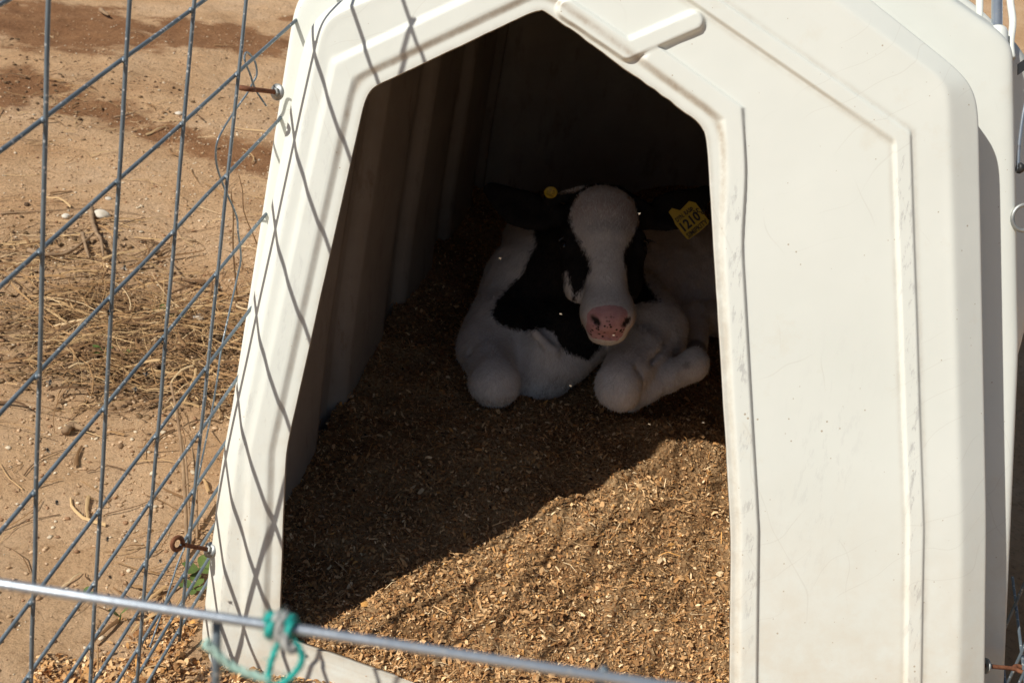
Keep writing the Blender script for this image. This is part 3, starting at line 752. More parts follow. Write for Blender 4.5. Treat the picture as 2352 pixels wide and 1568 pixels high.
HC = aty(1388, 581, 2.16); PXM = 1.0 / 1050.0
ta = math.radians(21)
HX = nrm(RT + UP * -0.03 + FW * 0.04); HY = nrm(-UP * math.cos(ta) - FW * math.sin(ta)); HY = nrm(HY - HX * (HX @ HY)); HZ = nrm(np.cross(HX, -HY))
if HZ @ FW > 0: HZ = -HZ
def hd(u, v, w_): return HC + (HX * u + HY * v + HZ * w_) * PXM
def hax(rot=0.0, tilt=0.0):
    """head axes turned by rot in the face plane, tilted about the first axis"""
    a = HX * math.cos(rot) + HY * math.sin(rot); b = -HX * math.sin(rot) + HY * math.cos(rot)
    return np.array([a, b * math.cos(tilt) + HZ * math.sin(tilt), -b * math.sin(tilt) + HZ * math.cos(tilt)])
fd = Field((-0.25, 1.85, 0.02), (0.78, 3.25, 0.86), 0.0062)
B = lambda x, y, Y: aty(x, y, Y)
px = lambda *r: [q * PXM for q in r]
GZ0 = 0.09
# trunk
fd.cone(B(1330, 690, 2.52), B(1565, 650, 2.68), 0.165, 0.158, 0.05)
fd.cone(B(1565, 650, 2.68), B(1680, 640, 2.78), 0.158, 0.14, 0.05)
fd.cone(B(1285, 720, 2.40), B(1330, 690, 2.52), 0.150, 0.165, 0.05)
fd.cone(B(1250, 560, 2.62), B(1270, 640, 2.45), 0.105, 0.135, 0.05)          # withers, side of the neck
fd.cone(B(1250, 660, 2.42), B(1385, 520, 2.32), 0.12, 0.085, 0.05)            # neck
fd.cone(B(1255, 825, 2.22), B(1230, 868, 2.20), 0.085, 0.060, 0.03)           # brisket
fd.cone(B(1300, 770, 2.27), B(1250, 840, 2.22), 0.10, 0.075, 0.03)
# near shoulder and folded forelegs
fd.cone(B(1185, 650, 2.44), B(1150, 765, 2.28), 0.075, 0.080, 0.04)
fd.cone(B(1150, 765, 2.28), B(1120, 800, 2.22), 0.080, 0.066, 0.03)
fd.cone(B(1118, 800, 2.22), B(1136, 872, 2.08), 0.062, 0.050, 0.02)
fd.ell(B(1136, 880, 2.065), np.array([RT, UP, FW]), (0.053, 0.050, 0.050), 0.015)
fd.cone(B(1140, 893, 2.09), B(1195, 905, 2.24), 0.034, 0.028, 0.015)
fd.cone(B(1455, 700, 2.40), B(1492, 762, 2.28), 0.085, 0.085, 0.04)
fd.cone(B(1492, 762, 2.28), B(1470, 815, 2.18), 0.075, 0.062, 0.03)
fd.cone(B(1470, 815, 2.18), B(1424, 880, 2.06), 0.060, 0.048, 0.02)
fd.ell(B(1420, 893, 2.045), np.array([RT, UP, FW]), (0.050, 0.049, 0.050), 0.015)
fd.cone(B(1450, 905, 2.09), B(1535, 868, 2.13), 0.035, 0.030, 0.012)         # cannon bone folded outward
fd.cone(B(1535, 868, 2.13), B(1588, 840, 2.16), 0.029, 0.035, 0.012)
fd.ell(B(1596, 832, 2.17), np.array([RT, UP, FW]), (0.030, 0.034, 0.034), 0.01)
# hind leg brought forward
fd.cone(B(1740, 720, 2.64), B(1690, 735, 2.54), 0.09, 0.055, 0.02)
fd.cone(B(1690, 735, 2.60), B(1598, 726, 2.45), 0.048, 0.036, 0.012)
fd.cone(B(1594, 728, 2.44), B(1596, 782, 2.35), 0.035, 0.029, 0.010)
fd.cone(B(1596, 782, 2.35), B(1598, 800, 2.31), 0.028, 0.026, 0.006)
# folds of skin: knee against brisket, forearm against chest, elbow
fd.cone(B(1188, 835, 2.12), B(1212, 905, 2.10), 0.012, 0.010, 0.022, True)
fd.cone(B(1085, 812, 2.14), B(1150, 838, 2.10), 0.006, 0.005, 0.014, True)
fd.cone(B(1335, 800, 2.14), B(1352, 900, 2.10), 0.016, 0.016, 0.022, True)
fd.cone(B(1462, 850, 2.06), B(1475, 925, 2.05), 0.006, 0.006, 0.012, True)
fd.cone(B(1225, 762, 2.16), B(1272, 808, 2.15), 0.008, 0.008, 0.02)
fd.cone(B(1545, 775, 2.20), B(1480, 840, 2.10), 0.006, 0.006, 0.014, True)
# head
fd.ell(hd(0, -88, -42), hax(), px(84, 80, 70), 0.02)
fd.ell(hd(0, -128, -30), hax(), px(70, 40, 48), 0.02)
fd.ell(hd(0, -55, -14), hax(), px(70, 92, 56), 0.02)
fd.cone(hd(1, -15, 0), hd(4, 120, 6), 52 * PXM, 42 * PXM, 0.02)
fd.ell(hd(4, 140, 0), hax(), px(60, 54, 54), 0.02)
fd.ell(hd(4, 158, 22), hax(), px(53, 44, 40), 0.015)
fd.cone(hd(0, -25, -78), hd(4, 125, -38), 60 * PXM, 44 * PXM, 0.025)
fd.ell(hd(4, 186, -6), hax(), px(42, 24, 36), 0.012)
for s_ in (-1, 1):
    fd.ell(hd(58 * s_, 20, -46), hax(), px(34, 76, 46), 0.02)
    fd.ell(hd(77 * s_, -24, -22), hax(), px(22, 26, 28), 0.012)
    fd.ell(hd(70 * s_, -52, -12), hax(0.2 * s_), px(26, 14, 20), 0.012)
    fd.ell(hd(6 + 33 * s_, 177, 56), hax(0.7 * s_), px(5.5, 17, 18), 0.005, True)       # nostrils
    fd.ell(hd(88 * s_, -22, -12), hax(), px(13, 9, 12), 0.006, True)                    # eye openings
# mouth line
fd.ell(hd(4, 201, 30), hax(), px(40, 3.2, 24), 0.004, True)
# ears
for s_, rot, tip in ((-1, 0.40, 1), (1, -0.46, 1)):
    ea = hax(rot); ctr = hd(172 * s_, -132 + (0 if s_ < 0 else -12), -62)
    fd.ell(ctr, ea, px(78, 47, 15), 0.010)
    fd.ell(hd(222 * s_, -162 + (0 if s_ < 0 else -14), -66), hax(0.62 * -s_), px(52, 26, 12), 0.014)
    fd.cone(hd(78 * s_, -112, -55), hd(115 * s_, -122, -60), 26 * PXM, 24 * PXM, 0.012)
    fd.ell(ctr + HZ * 16 * PXM + HX * (6 * s_ * PXM), ea, px(70, 30, 10), 0.008, True)
    # pale tuft of hair above the ear root
    fd.cone(hd(48 * s_, -164, -36), hd((122 if s_ < 0 else 104) * s_, -148 if s_ < 0 else -136, -38), 13 * PXM, 10 * PXM, 0.012)
fd.ell(hd(0, -168, -40), hax(), px(58, 17, 30), 0.014)
CV, CQ = fd.nets()
CV[:, 2] = np.maximum(CV[:, 2], 0.05)
# smoothing, shape kept
E_c = np.vstack([CQ[:, [0, 1]], CQ[:, [1, 2]], CQ[:, [2, 3]], CQ[:, [3, 0]]])
for lam in (0.5, -0.52) * 3:
    a_ = np.zeros_like(CV); d_ = np.zeros(len(CV))
    for i_ in range(3): a_[:, i_] = np.bincount(E_c[:, 0], CV[E_c[:, 1], i_], len(CV)) + np.bincount(E_c[:, 1], CV[E_c[:, 0], i_], len(CV))
    d_ = np.bincount(E_c[:, 0], minlength=len(CV)) + np.bincount(E_c[:, 1], minlength=len(CV))
    CV = CV + lam * (a_ / d_[:, None] - CV)

vn_ = np.zeros_like(CV); q_ = np.cross(CV[CQ[:, 2]] - CV[CQ[:, 0]], CV[CQ[:, 3]] - CV[CQ[:, 1]])
for i_ in range(4):
    for k_ in range(3): vn_[:, k_] += np.bincount(CQ[:, i_], q_[:, k_], len(CV))
vn_ /= np.linalg.norm(vn_, axis=1)[:, None] + 1e-12
bm_ = vnoise(CV[:, 0] * 1.3 + CV[:, 1] * 0.6, CV[:, 2] * 1.2 + CV[:, 1] * 0.7, 0.05, 41) * 0.0055 + vnoise(CV[:, 0] * 1.3 - CV[:, 1] * 0.5, CV[:, 2] + CV[:, 1] * 0.6, 0.022, 42) * 0.003
CV = CV + vn_ * (bm_ * np.where(np.linalg.norm(CV - HC, axis=1) < 0.2, 0.45, 1.0))[:, None]
def m_calf():
    n = NB('calf_coat')
    fur = n.noise(160, 4, 0.7, n.mapping((1, 1, 0.25)))
    w1 = n.math('ADD', n.attr('white'), n.math('MULTIPLY', n.math('SUBTRACT', n.noise(110, 4, 0.75, n.mapping((1, 1, 0.35))), 0.5), 0.022))
    wm = n.ramp(n.math('ADD', n.math('MULTIPLY', w1, 60.0), 0.5), [(0.25, 0.0), (0.75, 1.0)])
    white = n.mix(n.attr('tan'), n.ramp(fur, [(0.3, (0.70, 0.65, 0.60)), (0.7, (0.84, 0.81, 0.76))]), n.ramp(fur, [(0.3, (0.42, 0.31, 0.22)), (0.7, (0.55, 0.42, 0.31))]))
    white = n.mix(n.math('MULTIPLY', n.attr('flush'), 0.8), white, (0.72, 0.50, 0.44))
    c = n.mix(wm, n.ramp(fur, [(0.3, (0.008, 0.007, 0.007)), (0.7, (0.020, 0.018, 0.017))]), white)
    pk = n.ramp(n.math('ADD', n.attr('pink'), n.math('MULTIPLY', n.math('SUBTRACT', n.noise(90, 3), 0.5), 0.25)), [(0.4, 0.0), (0.6, 1.0)])
    pc = n.ramp(n.noise(60, 4), [(0.3, (0.57, 0.29, 0.29)), (0.7, (0.69, 0.41, 0.40))])
    spot = n.math('MULTIPLY', n.ramp(n.vor(120), [(0.26, 1.0), (0.32, 0.0)]), n.attr('spots'))
    pc = n.mix(spot, pc, (0.02, 0.014, 0.014))
    c = n.mix(pk, c, pc)
    c = n.mix(n.attr('dark'), c, (0.03, 0.018, 0.015))
    c = n.mix(n.math('MULTIPLY', n.attr('stain'), n.ramp(n.noise(35, 5, 0.7), [(0.4, 0.0), (0.65, 1.0)])), c, (0.24, 0.15, 0.085))
    n.set(c, n.ramp(n.attr('pink'), [(0.0, 0.85), (1.0, 0.42)]), 0, 0.25)
    n.bump(n.noise(110, 6, 0.78, n.mapping((1, 1, 0.28)), 0.6), 0.4, 0.006)
    return n.m
CALFM = m_calf()
# coat pattern, laid out on two planes of the animal: the face plane for the head, the chest plane for the trunk
def chest(P): return np.stack([(P - CAM) @ RT, (P - CAM) @ UP], -1)
def cpoly(pts, Y): return chest(np.array([aty(x, y, Y) for x, y in pts]))
def face(P): return np.stack([(P - HC) @ HX, (P - HC) @ HY], -1) / PXM
def fpoly(pts, wv=25): 
    out = []
    for x, y in pts:   # where that point of the face lies, on the plane through the forehead
        D = ray(x, y); t = ((HC + HZ * wv * PXM - CAM) @ HZ) / (D @ HZ); out.append(CAM + D * t)
    return face(np.array(out))
fc = face(CV); fw_ = ((CV - HC) @ HZ) / PXM; cx_ = chest(CV)
bz = CV[:, 1]
blaze = fpoly([(1338, 428), (1322, 448), (1311, 480), (1315, 512), (1328, 545), (1342, 572), (1356, 600), (1355, 626), (1343, 645), (1338, 658), (1331, 652), (1328, 672), (1332, 690), (1322, 712), (1322, 800), (1470, 800), (1462, 700), (1458, 682), (1448, 664), (1444, 640), (1437, 618), (1428, 600), (1436, 572), (1452, 548), (1456, 530), (1466, 515), (1475, 488), (1471, 462), (1462, 442), (1448, 428), (1420, 415), (1370, 410)])
jaw = fpoly([(1301, 605), (1303, 640), (1316, 680), (1332, 716), (1340, 700), (1322, 660), (1308, 618)])
tuftL = fpoly([(1276, 440), (1290, 430), (1350, 415), (1352, 430), (1325, 446), (1285, 448)], -35); tuftR = fpoly([(1425, 408), (1460, 416), (1490, 446), (1468, 450), (1448, 438)], -35)
hw = np.minimum.reduce([sd_poly(fc, q) for q in (blaze, jaw, tuftL, tuftR)]) * PXM
neck_black = cpoly([(1225, 430), (1228, 520), (1232, 560), (1214, 592), (1200, 628), (1166, 660), (1142, 690), (1131, 725), (1146, 746), (1176, 757), (1215, 762), (1246, 756), (1268, 766), (1280, 795), (1310, 815), (1345, 826), (1366, 800), (1440, 700), (1505, 694), (1488, 640), (1490, 560), (1480, 430)], 2.30)
tuft = cpoly([(1236, 505), (1246, 500), (1250, 555), (1240, 545)], 2.3); sliver = cpoly([(1290, 575), (1296, 596), (1288, 614), (1280, 612)], 2.28)
rear = cpoly([(1545, 655), (1580, 648), (1660, 655), (1680, 690), (1600, 700), (1560, 690)], 2.62)
bw = np.maximum.reduce([-sd_poly(cx_, neck_black), -np.minimum(sd_poly(cx_, tuft), sd_poly(cx_, sliver))]) * 1.0
bw = np.where(bz < 2.56, np.maximum(-sd_poly(cx_, neck_black), 0) - np.maximum(sd_poly(cx_, neck_black), 0), -0.1)
blackd = bw
# head region: in front of the plane just behind the skull, near the face axis
wh = sstep(-118, -104, fw_) * sstep(300, 285, np.abs(fc[:, 0])) * sstep(226, 220, fc[:, 1]) * sstep(-230, -215, fc[:, 1])
neckside = (fc[:, 1] > -60) & (np.abs(fc[:, 0] - 3) > 104 - 0.16 * np.maximum(fc[:, 1], 0))
ishead = (wh > 0.5) & ~neckside & ~((fc[:, 1] > 110) & (fw_ < -84))
white = np.where(ishead, -hw, -blackd)
white = np.where((CV[:, 2] > 0) & (np.abs(fc[:, 0]) > 118) & (fc[:, 1] < -60) & (fw_ > -110), -0.05, white)
calf = empty('calf', tuple(np.array([CV[:, 0].mean(), 2.3, 0.1])))
tag(calf, 'black and white calf lying on the shavings inside the hutch, facing out', 'calf')
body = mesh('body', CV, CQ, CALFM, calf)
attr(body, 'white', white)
nose = fpoly([(1351, 712), (1362, 704), (1397, 701), (1431, 703), (1443, 712), (1443, 735), (1437, 752), (1422, 764), (1397, 770), (1371, 764), (1358, 752), (1352, 735)], 60)
pink = np.where(ishead & (fw_ > 5), sstep(5, -5, sd_poly(fc, nose)), 0); attr(body, 'pink', pink)
attr(body, 'spots', np.where(pink > 0.3, np.clip(0.6 * np.exp(-((fc[:, 0] - 3) / 14) ** 2) * sstep(166, 178, fc[:, 1]) + sstep(184, 191, fc[:, 1]), 0, 1), 0))
dk = np.zeros(len(CV))
for s_ in (-1, 1):
    q = (CV - hd(6 + 33 * s_, 177, 48)) @ hax(0.7 * s_).T / PXM
    dk = np.maximum(dk, sstep(1.15, 0.8, np.linalg.norm(q / np.array([6, 16, 22]), axis=1)))
hoof = B(1599, 803, 2.30); dk = np.maximum(dk, 0.75 * sstep(0.027, 0.021, np.linalg.norm(CV - hoof, axis=1)))
dk = np.maximum(dk, 0.45 * sstep(0.013, 0.007, np.linalg.norm(CV - B(1577, 838, 2.125), axis=1)))
attr(body, 'dark', dk)
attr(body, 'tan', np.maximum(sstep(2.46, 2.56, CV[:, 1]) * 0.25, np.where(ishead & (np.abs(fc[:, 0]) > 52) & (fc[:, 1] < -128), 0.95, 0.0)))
attr(body, 'flush', np.where(ishead, 0.55 * np.exp(-((fc[:, 1] + 100) / 45) ** 2) + 0.45 * np.exp(-((fc[:, 1] - 175) / 22) ** 2), 0.10))
attr(body, 'stain', np.clip(0.75 * sstep(0.17, 0.09, CV[:, 2]) + 0.07, 0, 1) * np.where(ishead, 0.4, 1))
# eyes
EYE = NB('calf_eye'); EYE.set((0.012, 0.008, 0.006), 0.08, 0, 0.6); EYE = EYE.m
def ball(c, r, seg=20):
    return revolve([(-r * math.cos(t), max(1e-4, r * math.sin(t))) for t in np.linspace(0, math.pi, seg // 2)], c, HZ, seg)
for s_ in (-1, 1):
    v, f_ = ball(hd(85 * s_, -22, -16), 12.5 * PXM); e = mesh('eye', v, f_, EYE, calf)
    lid = [hd((85 + 1.5 * math.cos(t)) * s_ + 12 * s_ * math.cos(t), -26 - 9 * math.sin(t), -8 + 6 * math.sin(t)) for t in np.linspace(0.1, math.pi - 0.1, 12)]
    v, f_ = tube(lid, 3.0 * PXM, 8); mesh('eyelid', v, f_, EYE, calf)
    V_ = []; F_ = []
    for k in range(9):
        t = 0.2 + k / 8 * 2.4; a0 = hd(85 * s_ + 12 * s_ * math.cos(t), -30 - 8 * math.sin(t), -4); a1 = a0 + (HX * s_ * 18 * (0.5 + math.cos(t)) * 0.8 - HY * -6 + HZ * 10) * PXM
        vv_, ff_ = tube([a0, (a0 + a1) / 2 - HY * 2 * PXM, a1 + HY * 3 * PXM], [0.9 * PXM, 0.7 * PXM, 0.2 * PXM], 4); V_.append((vv_, ff_))
    v, f_ = join(V_); mesh('eyelashes', v, f_, EYE, calf)

# coat hair: short strands growing out of the skin, part of the calf
tri = CV[CQ]; cen_ = tri.mean(1); nq = np.cross(tri[:, 2] - tri[:, 0], tri[:, 3] - tri[:, 1]); area = np.linalg.norm(nq, axis=1); nq /= area[:, None] + 1e-12
vis = ((CAM - cen_) * nq).sum(1) > -0.25
pr = area * vis * (pink[CQ].mean(1) < 0.4) * (dk[CQ].mean(1) < 0.3) * (cen_[:, 2] > 0.085); pr /= pr.sum()
NH = 85000; pk_ = rng.choice(len(CQ), NH, p=pr); uv = rng.random((NH, 2))
c4 = tri[pk_]; root = (c4[:, 0] * ((1 - uv[:, 0]) * (1 - uv[:, 1]))[:, None] + c4[:, 1] * (uv[:, 0] * (1 - uv[:, 1]))[:, None] + c4[:, 2] * (uv[:, 0] * uv[:, 1])[:, None] + c4[:, 3] * ((1 - uv[:, 0]) * uv[:, 1])[:, None])
nn = nq[pk_]; hm = np.median(ishead[CQ[pk_]], axis=1) > 0.5
whorl = hd(4, -5, 30)
flow = np.where(hm[:, None], nrm(HY) * np.sign(((root - whorl) @ HY))[:, None] * 0.7 + (root - whorl) * 4, np.array([0, 0, -1.0]) + 0.4 * np.array([0.3, 0.6, 0]))
flow = flow - nn * (flow * nn).sum(1)[:, None]; flow /= np.linalg.norm(flow, axis=1)[:, None] + 1e-9
flow = flow + rng.normal(0, 0.30, (NH, 3)); ln = rng.uniform(0.005, 0.009, NH) * np.where(hm, 0.8, 1.0)
tip = root + (flow + nn * 0.17) * ln[:, None]; sd_ = np.cross(flow, nn); sd_ /= np.linalg.norm(sd_, axis=1)[:, None] + 1e-9
wv = 0.00055; HV = np.stack([root + sd_ * wv, root - sd_ * wv, tip], 1).reshape(-1, 3)
wroot = white[CQ[pk_]].mean(1) + (vnoise(root[:, 0] + root[:, 1], root[:, 2], 0.012, 31)) * 0.012
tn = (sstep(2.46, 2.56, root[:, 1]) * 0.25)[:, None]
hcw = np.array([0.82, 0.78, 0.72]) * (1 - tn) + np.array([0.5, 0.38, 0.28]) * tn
hc = np.where((wroot > 0)[:, None], hcw, np.array([0.013, 0.012, 0.012])) * rng.uniform(0.8, 1.1, (NH, 1)); hc = np.concatenate([hc, np.ones((NH, 1))], 1)
HAIRM = NB('hair_strand'); HAIRM.set(HAIRM.attr('tint', 'Color'), 0.7, 0, 0.2); HAIRM = HAIRM.m
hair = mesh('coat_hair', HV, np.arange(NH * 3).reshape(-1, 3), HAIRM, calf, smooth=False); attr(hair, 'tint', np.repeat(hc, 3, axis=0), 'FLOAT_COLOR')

# ------------------------------------------------------------------ ear tags
TAGY = m_simple('yellow_tag', (0.36, 0.25, 0.02), (0.43, 0.31, 0.03), 0.45, 0, 20)
INK = m_simple('black_ink', (0.01, 0.01, 0.01), (0.02, 0.02, 0.02), 0.6)
def text_mesh(name, s, origin, ex, ey, size, parent, mat, wdt=None, depth=0.0003, bold=0.0):
    cu = bpy.data.curves.new(name, 'FONT'); cu.body = s; cu.size = 1.0; cu.offset = bold; cu.resolution_u = 2; cu.align_x = 'CENTER'; cu.align_y = 'CENTER'
    o = bpy.data.objects.new(name, cu); COL.objects.link(o); dg = bpy.context.evaluated_depsgraph_get()
    me = bpy.data.meshes.new_from_object(o.evaluated_get(dg)); bpy.data.objects.remove(o); bpy.data.curves.remove(cu)
    v = np.array([q.co[:] for q in me.vertices]); fcs = [tuple(p.vertices) for p in me.polygons]
    sx = size if wdt is None else wdt / (v[:, 0].max() - v[:, 0].min())
    ez = np.cross(ex, ey); V = np.asarray(origin) + v[:, :1] * sx * ex + v[:, 1:2] * size * ey + ez * depth
    bpy.data.meshes.remove(me); return mesh(name, V, fcs, mat, parent, smooth=False)
tagZ = nrm(HZ + 0.15 * HX - 0.05 * HY)
def slab(outline, origin, ex, ey, th):
    ez = np.cross(ex, ey); n = len(outline)
    top = [origin + ex * a + ey * b + ez * th / 2 for a, b in outline]; bot = [origin + ex * a + ey * b - ez * th / 2 for a, b in outline]
    return np.array(top + bot), [tuple(range(n)), tuple(range(2 * n - 1, n - 1, -1))] + [(i, n + i, n + (i + 1) % n, (i + 1) % n) for i in range(n)]
# big square tag hanging askew from its corner; its writing runs up to the right
YT = 2.13
cT = aty(1583, 503, YT); k_ = (cT - CAM) @ FW / F      # metres per unit
exT = nrm(RT * 0.78 + UP * 0.62 - FW * 0.05); eyT = nrm(UP * 0.78 - RT * 0.62 - FW * 0.1); eyT = nrm(eyT - exT * (exT @ eyT))
bt = empty('ear_tag', tuple(cT)); tag(bt, 'big yellow ear tag hand lettered in black, nearest the closed panel', 'ear tag')
W_T, H_T = 29.0 * k_, 36.5 * k_
ol = [(-W_T * 1.02, -H_T), (-W_T * 0.1, -H_T * 1.03), (W_T * 0.95, -H_T), (W_T * 1.15, -H_T * 0.85), (W_T * 1.18, H_T * 0.55), (W_T * 0.85, H_T * 0.9), (-W_T * 0.15, H_T * 0.78), (-W_T * 0.55, H_T * 1.22), (-W_T * 0.95, H_T * 1.15), (-W_T * 1.0, H_T * 0.6), (-W_T * 1.12, H_T * 0.3), (-W_T * 1.12, -H_T * 0.85)]
v, f_ = slab(ol, cT, exT, eyT, 0.0016); mesh('plate', v, f_, TAGY, bt, smooth=False)
tp = lambda a, b: cT + exT * W_T * a + eyT * H_T * b + np.cross(exT, eyT) * 0.0009
text_mesh('large_number', '1210', tp(-0.12, -0.18), exT, eyT, 0.030 * k_ / 0.0009 * 0.95, bt, INK, W_T * 1.7, bold=0.035)
text_mesh('lower_line', 'SIMIPKITY', tp(0.02, -0.80), exT, eyT, 0.0155 * k_ / 0.0009, bt, INK, W_T * 1.98, bold=0.03)
text_mesh('upper_line', 'DYN. RAS', tp(-0.20, 0.42), exT, eyT, 0.0135 * k_ / 0.0009, bt, INK, W_T * 1.4, bold=0.03)
text_mesh('date_line', '9-5-8', tp(0.86, 0.10), -eyT * 0.75 + exT * 0.66, exT * 0.75 + eyT * 0.66, 0.014 * k_ / 0.0009, bt, INK, H_T * 1.0, bold=0.03)
# round button tag
cR = aty(1265, 442, 2.135); exR = nrm(RT - UP * 0.35 + FW * 0.3); eyR = nrm(UP + RT * 0.35 - FW * 0.75); eyR = nrm(eyR - exR * (exR @ eyR))
rt_ = empty('ear_tag', tuple(cR)); tag(rt_, 'small round yellow button tag with faint print, in the ear nearest the dirt', 'ear tag')
ezR = np.cross(exR, eyR)
v, f_ = revolve([(-0.002, 0.0005), (-0.002, 0.0115), (0.0, 0.0135), (0.0013, 0.013), (0.0018, 0.0001)], cR, ezR, 28); mesh('disc', v, f_, TAGY, rt_)
for k, (tx, yy_) in enumerate((('20 49', 0.006), ('DE 25', 0.001), ('00000', -0.005))):
    text_mesh('printing', tx, cR + eyR * yy_ + ezR * 0.0019, exR, eyR, 0.0062, rt_, INK, 0.0155 if k else 0.012)

# ------------------------------------------------------------------ flies
FLYB = m_simple('fly_body', (0.012, 0.012, 0.013), (0.03, 0.03, 0.03), 0.35)
FLYW = NB('fly_wing'); FLYW.set((0.55, 0.5, 0.42), 0.3); FLYW.b.inputs['Alpha'].default_value = 0.55; FLYW = FLYW.m
PALEF = m_simple('pale_insect', (0.40, 0.32, 0.21), (0.55, 0.46, 0.34), 0.5)
def make_fly(loc, ax, up, label, cat, group, bodym, sc=1.0, spread=0.5):
    ax = nrm(ax); up = nrm(np.asarray(up) - ax * (np.asarray(up) @ ax)); sdv = np.cross(ax, up)
    o = empty('fly', tuple(loc)); tag(o, label, cat, group)
    loc = np.asarray(loc)
    v, f_ = revolve([(-0.0036 * sc, 0.0002), (-0.003 * sc, 0.0011 * sc), (-0.0012 * sc, 0.0017 * sc), (0.0002 * sc, 0.0013 * sc), (0.0012 * sc, 0.0016 * sc), (0.0022 * sc, 0.0011 * sc), (0.0027 * sc, 0.0013 * sc), (0.0034 * sc, 0.0008 * sc), (0.0036 * sc, 0.0001)], loc, ax, 10)
    legs = []
    for s_ in (-1, 1):
        for q in (-0.0006, 0.0006, 0.0016):
            p0 = loc + ax * q * sc; legs.append(tube([p0, p0 + (sdv * s_ * 0.0022 + ax * q * 0.8 - up * 0.0002) * sc, p0 + (sdv * s_ * 0.003 - up * 0.002 + ax * q) * sc], 0.00018 * sc, 4))
    v, f_ = join([(v, f_)] + legs); mesh('body', v, f_, bodym, o)
    for s_ in (-1, 1):
        p0 = loc + ax * 0.0014 * sc + up * 0.001 * sc; d = -ax * (1 - spread) + sdv * s_ * spread + up * 0.25; d = nrm(d); c = nrm(np.cross(d, up))
        V_ = [p0, p0 + (d * 0.0022 + c * 0.0009) * sc, p0 + (d * 0.0048 + c * 0.0008) * sc, p0 + d * 0.0054 * sc, p0 + (d * 0.0042 - c * 0.001) * sc, p0 + (d * 0.0018 - c * 0.0007) * sc]
        mesh('wing', np.array(V_), [tuple(range(6))], FLYW, o, smooth=False)
    return o
fl_px = [(282, 614), (246, 715), (193, 876), (380, 806), (333, 892), (308, 893), (188, 1410), (357, 1435), (363, 1286), (419, 1248), (218, 1151), (434, 1537)]
where = ['just under the crossing nearest the tall dead stalks', 'on a slanting wire above the grass litter', 'large, at the second crossing of the outermost upright wire', 'on the third upright wire over the grass litter', 'lower one of two on a slanting wire', 'upper one of two on a slanting wire', 'low on the outermost upright wire over bare dirt', 'on a low slanting wire close to the shavings', 'on an upright wire above the front rod', 'beside the low rusty eye bolt', 'under a slanting wire over bare dirt', 'at the foot of the panel beside the shavings']
fl_px = [(283, 613), (246, 716), (112, 878), (383, 806), (333, 858), (309, 892), (108, 1031), (358, 1045), (222, 1151), (426, 1248), (434, 1237), (227, 1550)][:0] or [(283, 613), (246, 716), (193 * 0.58, 876), (379, 802), (333, 857), (308, 892), (107, 1031), (358, 1042), (128, 1151), (365, 1285), (244, 1235), (250, 1322)]
where = ['on the second upright wire above the grass litter', 'under a slanting wire just above the densest grass litter', 'at a crossing of the outermost upright wire', 'on the third upright wire beside the thickest litter', 'upper one of a pair on one slanting wire', 'lower one of a pair on one slanting wire', 'on the outermost upright wire over bare dirt', 'on the third upright wire where the dirt turns bare', 'under a low slanting wire over bare dirt', 'on the third upright wire above the front rod', 'on the second upright wire over smooth dirt', 'on a slanting wire just above the front rod']
for i_, ((x, y), wtx) in enumerate(zip(fl_px, where)):
    make_fly(onfence(x + 3, y) + FN * -0.001 - np.array([0, 0.002, 0]), V2 * random.choice((-1, 1)) + V1 * random.uniform(-0.6, 0.6), -FW, 'black fly ' + wtx, 'fly', 'flies resting on the wire panel', FLYB, 1.05)
ai = [(1149, 594, 1.62, 'in front of the pale neck'), (1288, 721, 1.62, 'in front of the black chest'), (1311, 886, 1.55, 'between the two folded knees'), (1492, 974, 1.50, 'above the edge of the sunlit shavings'), (1616, 970, 1.50, 'by the sunlit heap of shavings'), (1469, 491, 1.72, 'beside the white forehead'), (1410, 770, 1.66, 'at the pink mouth'), (1656, 780, 1.60, 'close to the doorway edge')]
for x, y, Y, wtx in ai:
    d_ = rng.normal(0, 1, 3); make_fly(aty(x, y, Y), d_, UP, 'tiny pale insect flying ' + wtx, 'insect', 'insects flying in the doorway', PALEF, 0.62, 0.85)

# ------------------------------------------------------------------ dry litter, stones, weeds on the dirt
SPAL = np.array([1.08, 0.97, 0.83]) * np.array([(0.48, 0.34, 0.19), (0.58, 0.43, 0.25), (0.36, 0.23, 0.12), (0.24, 0.145, 0.075), (0.70, 0.56, 0.37), (0.15, 0.09, 0.05)])
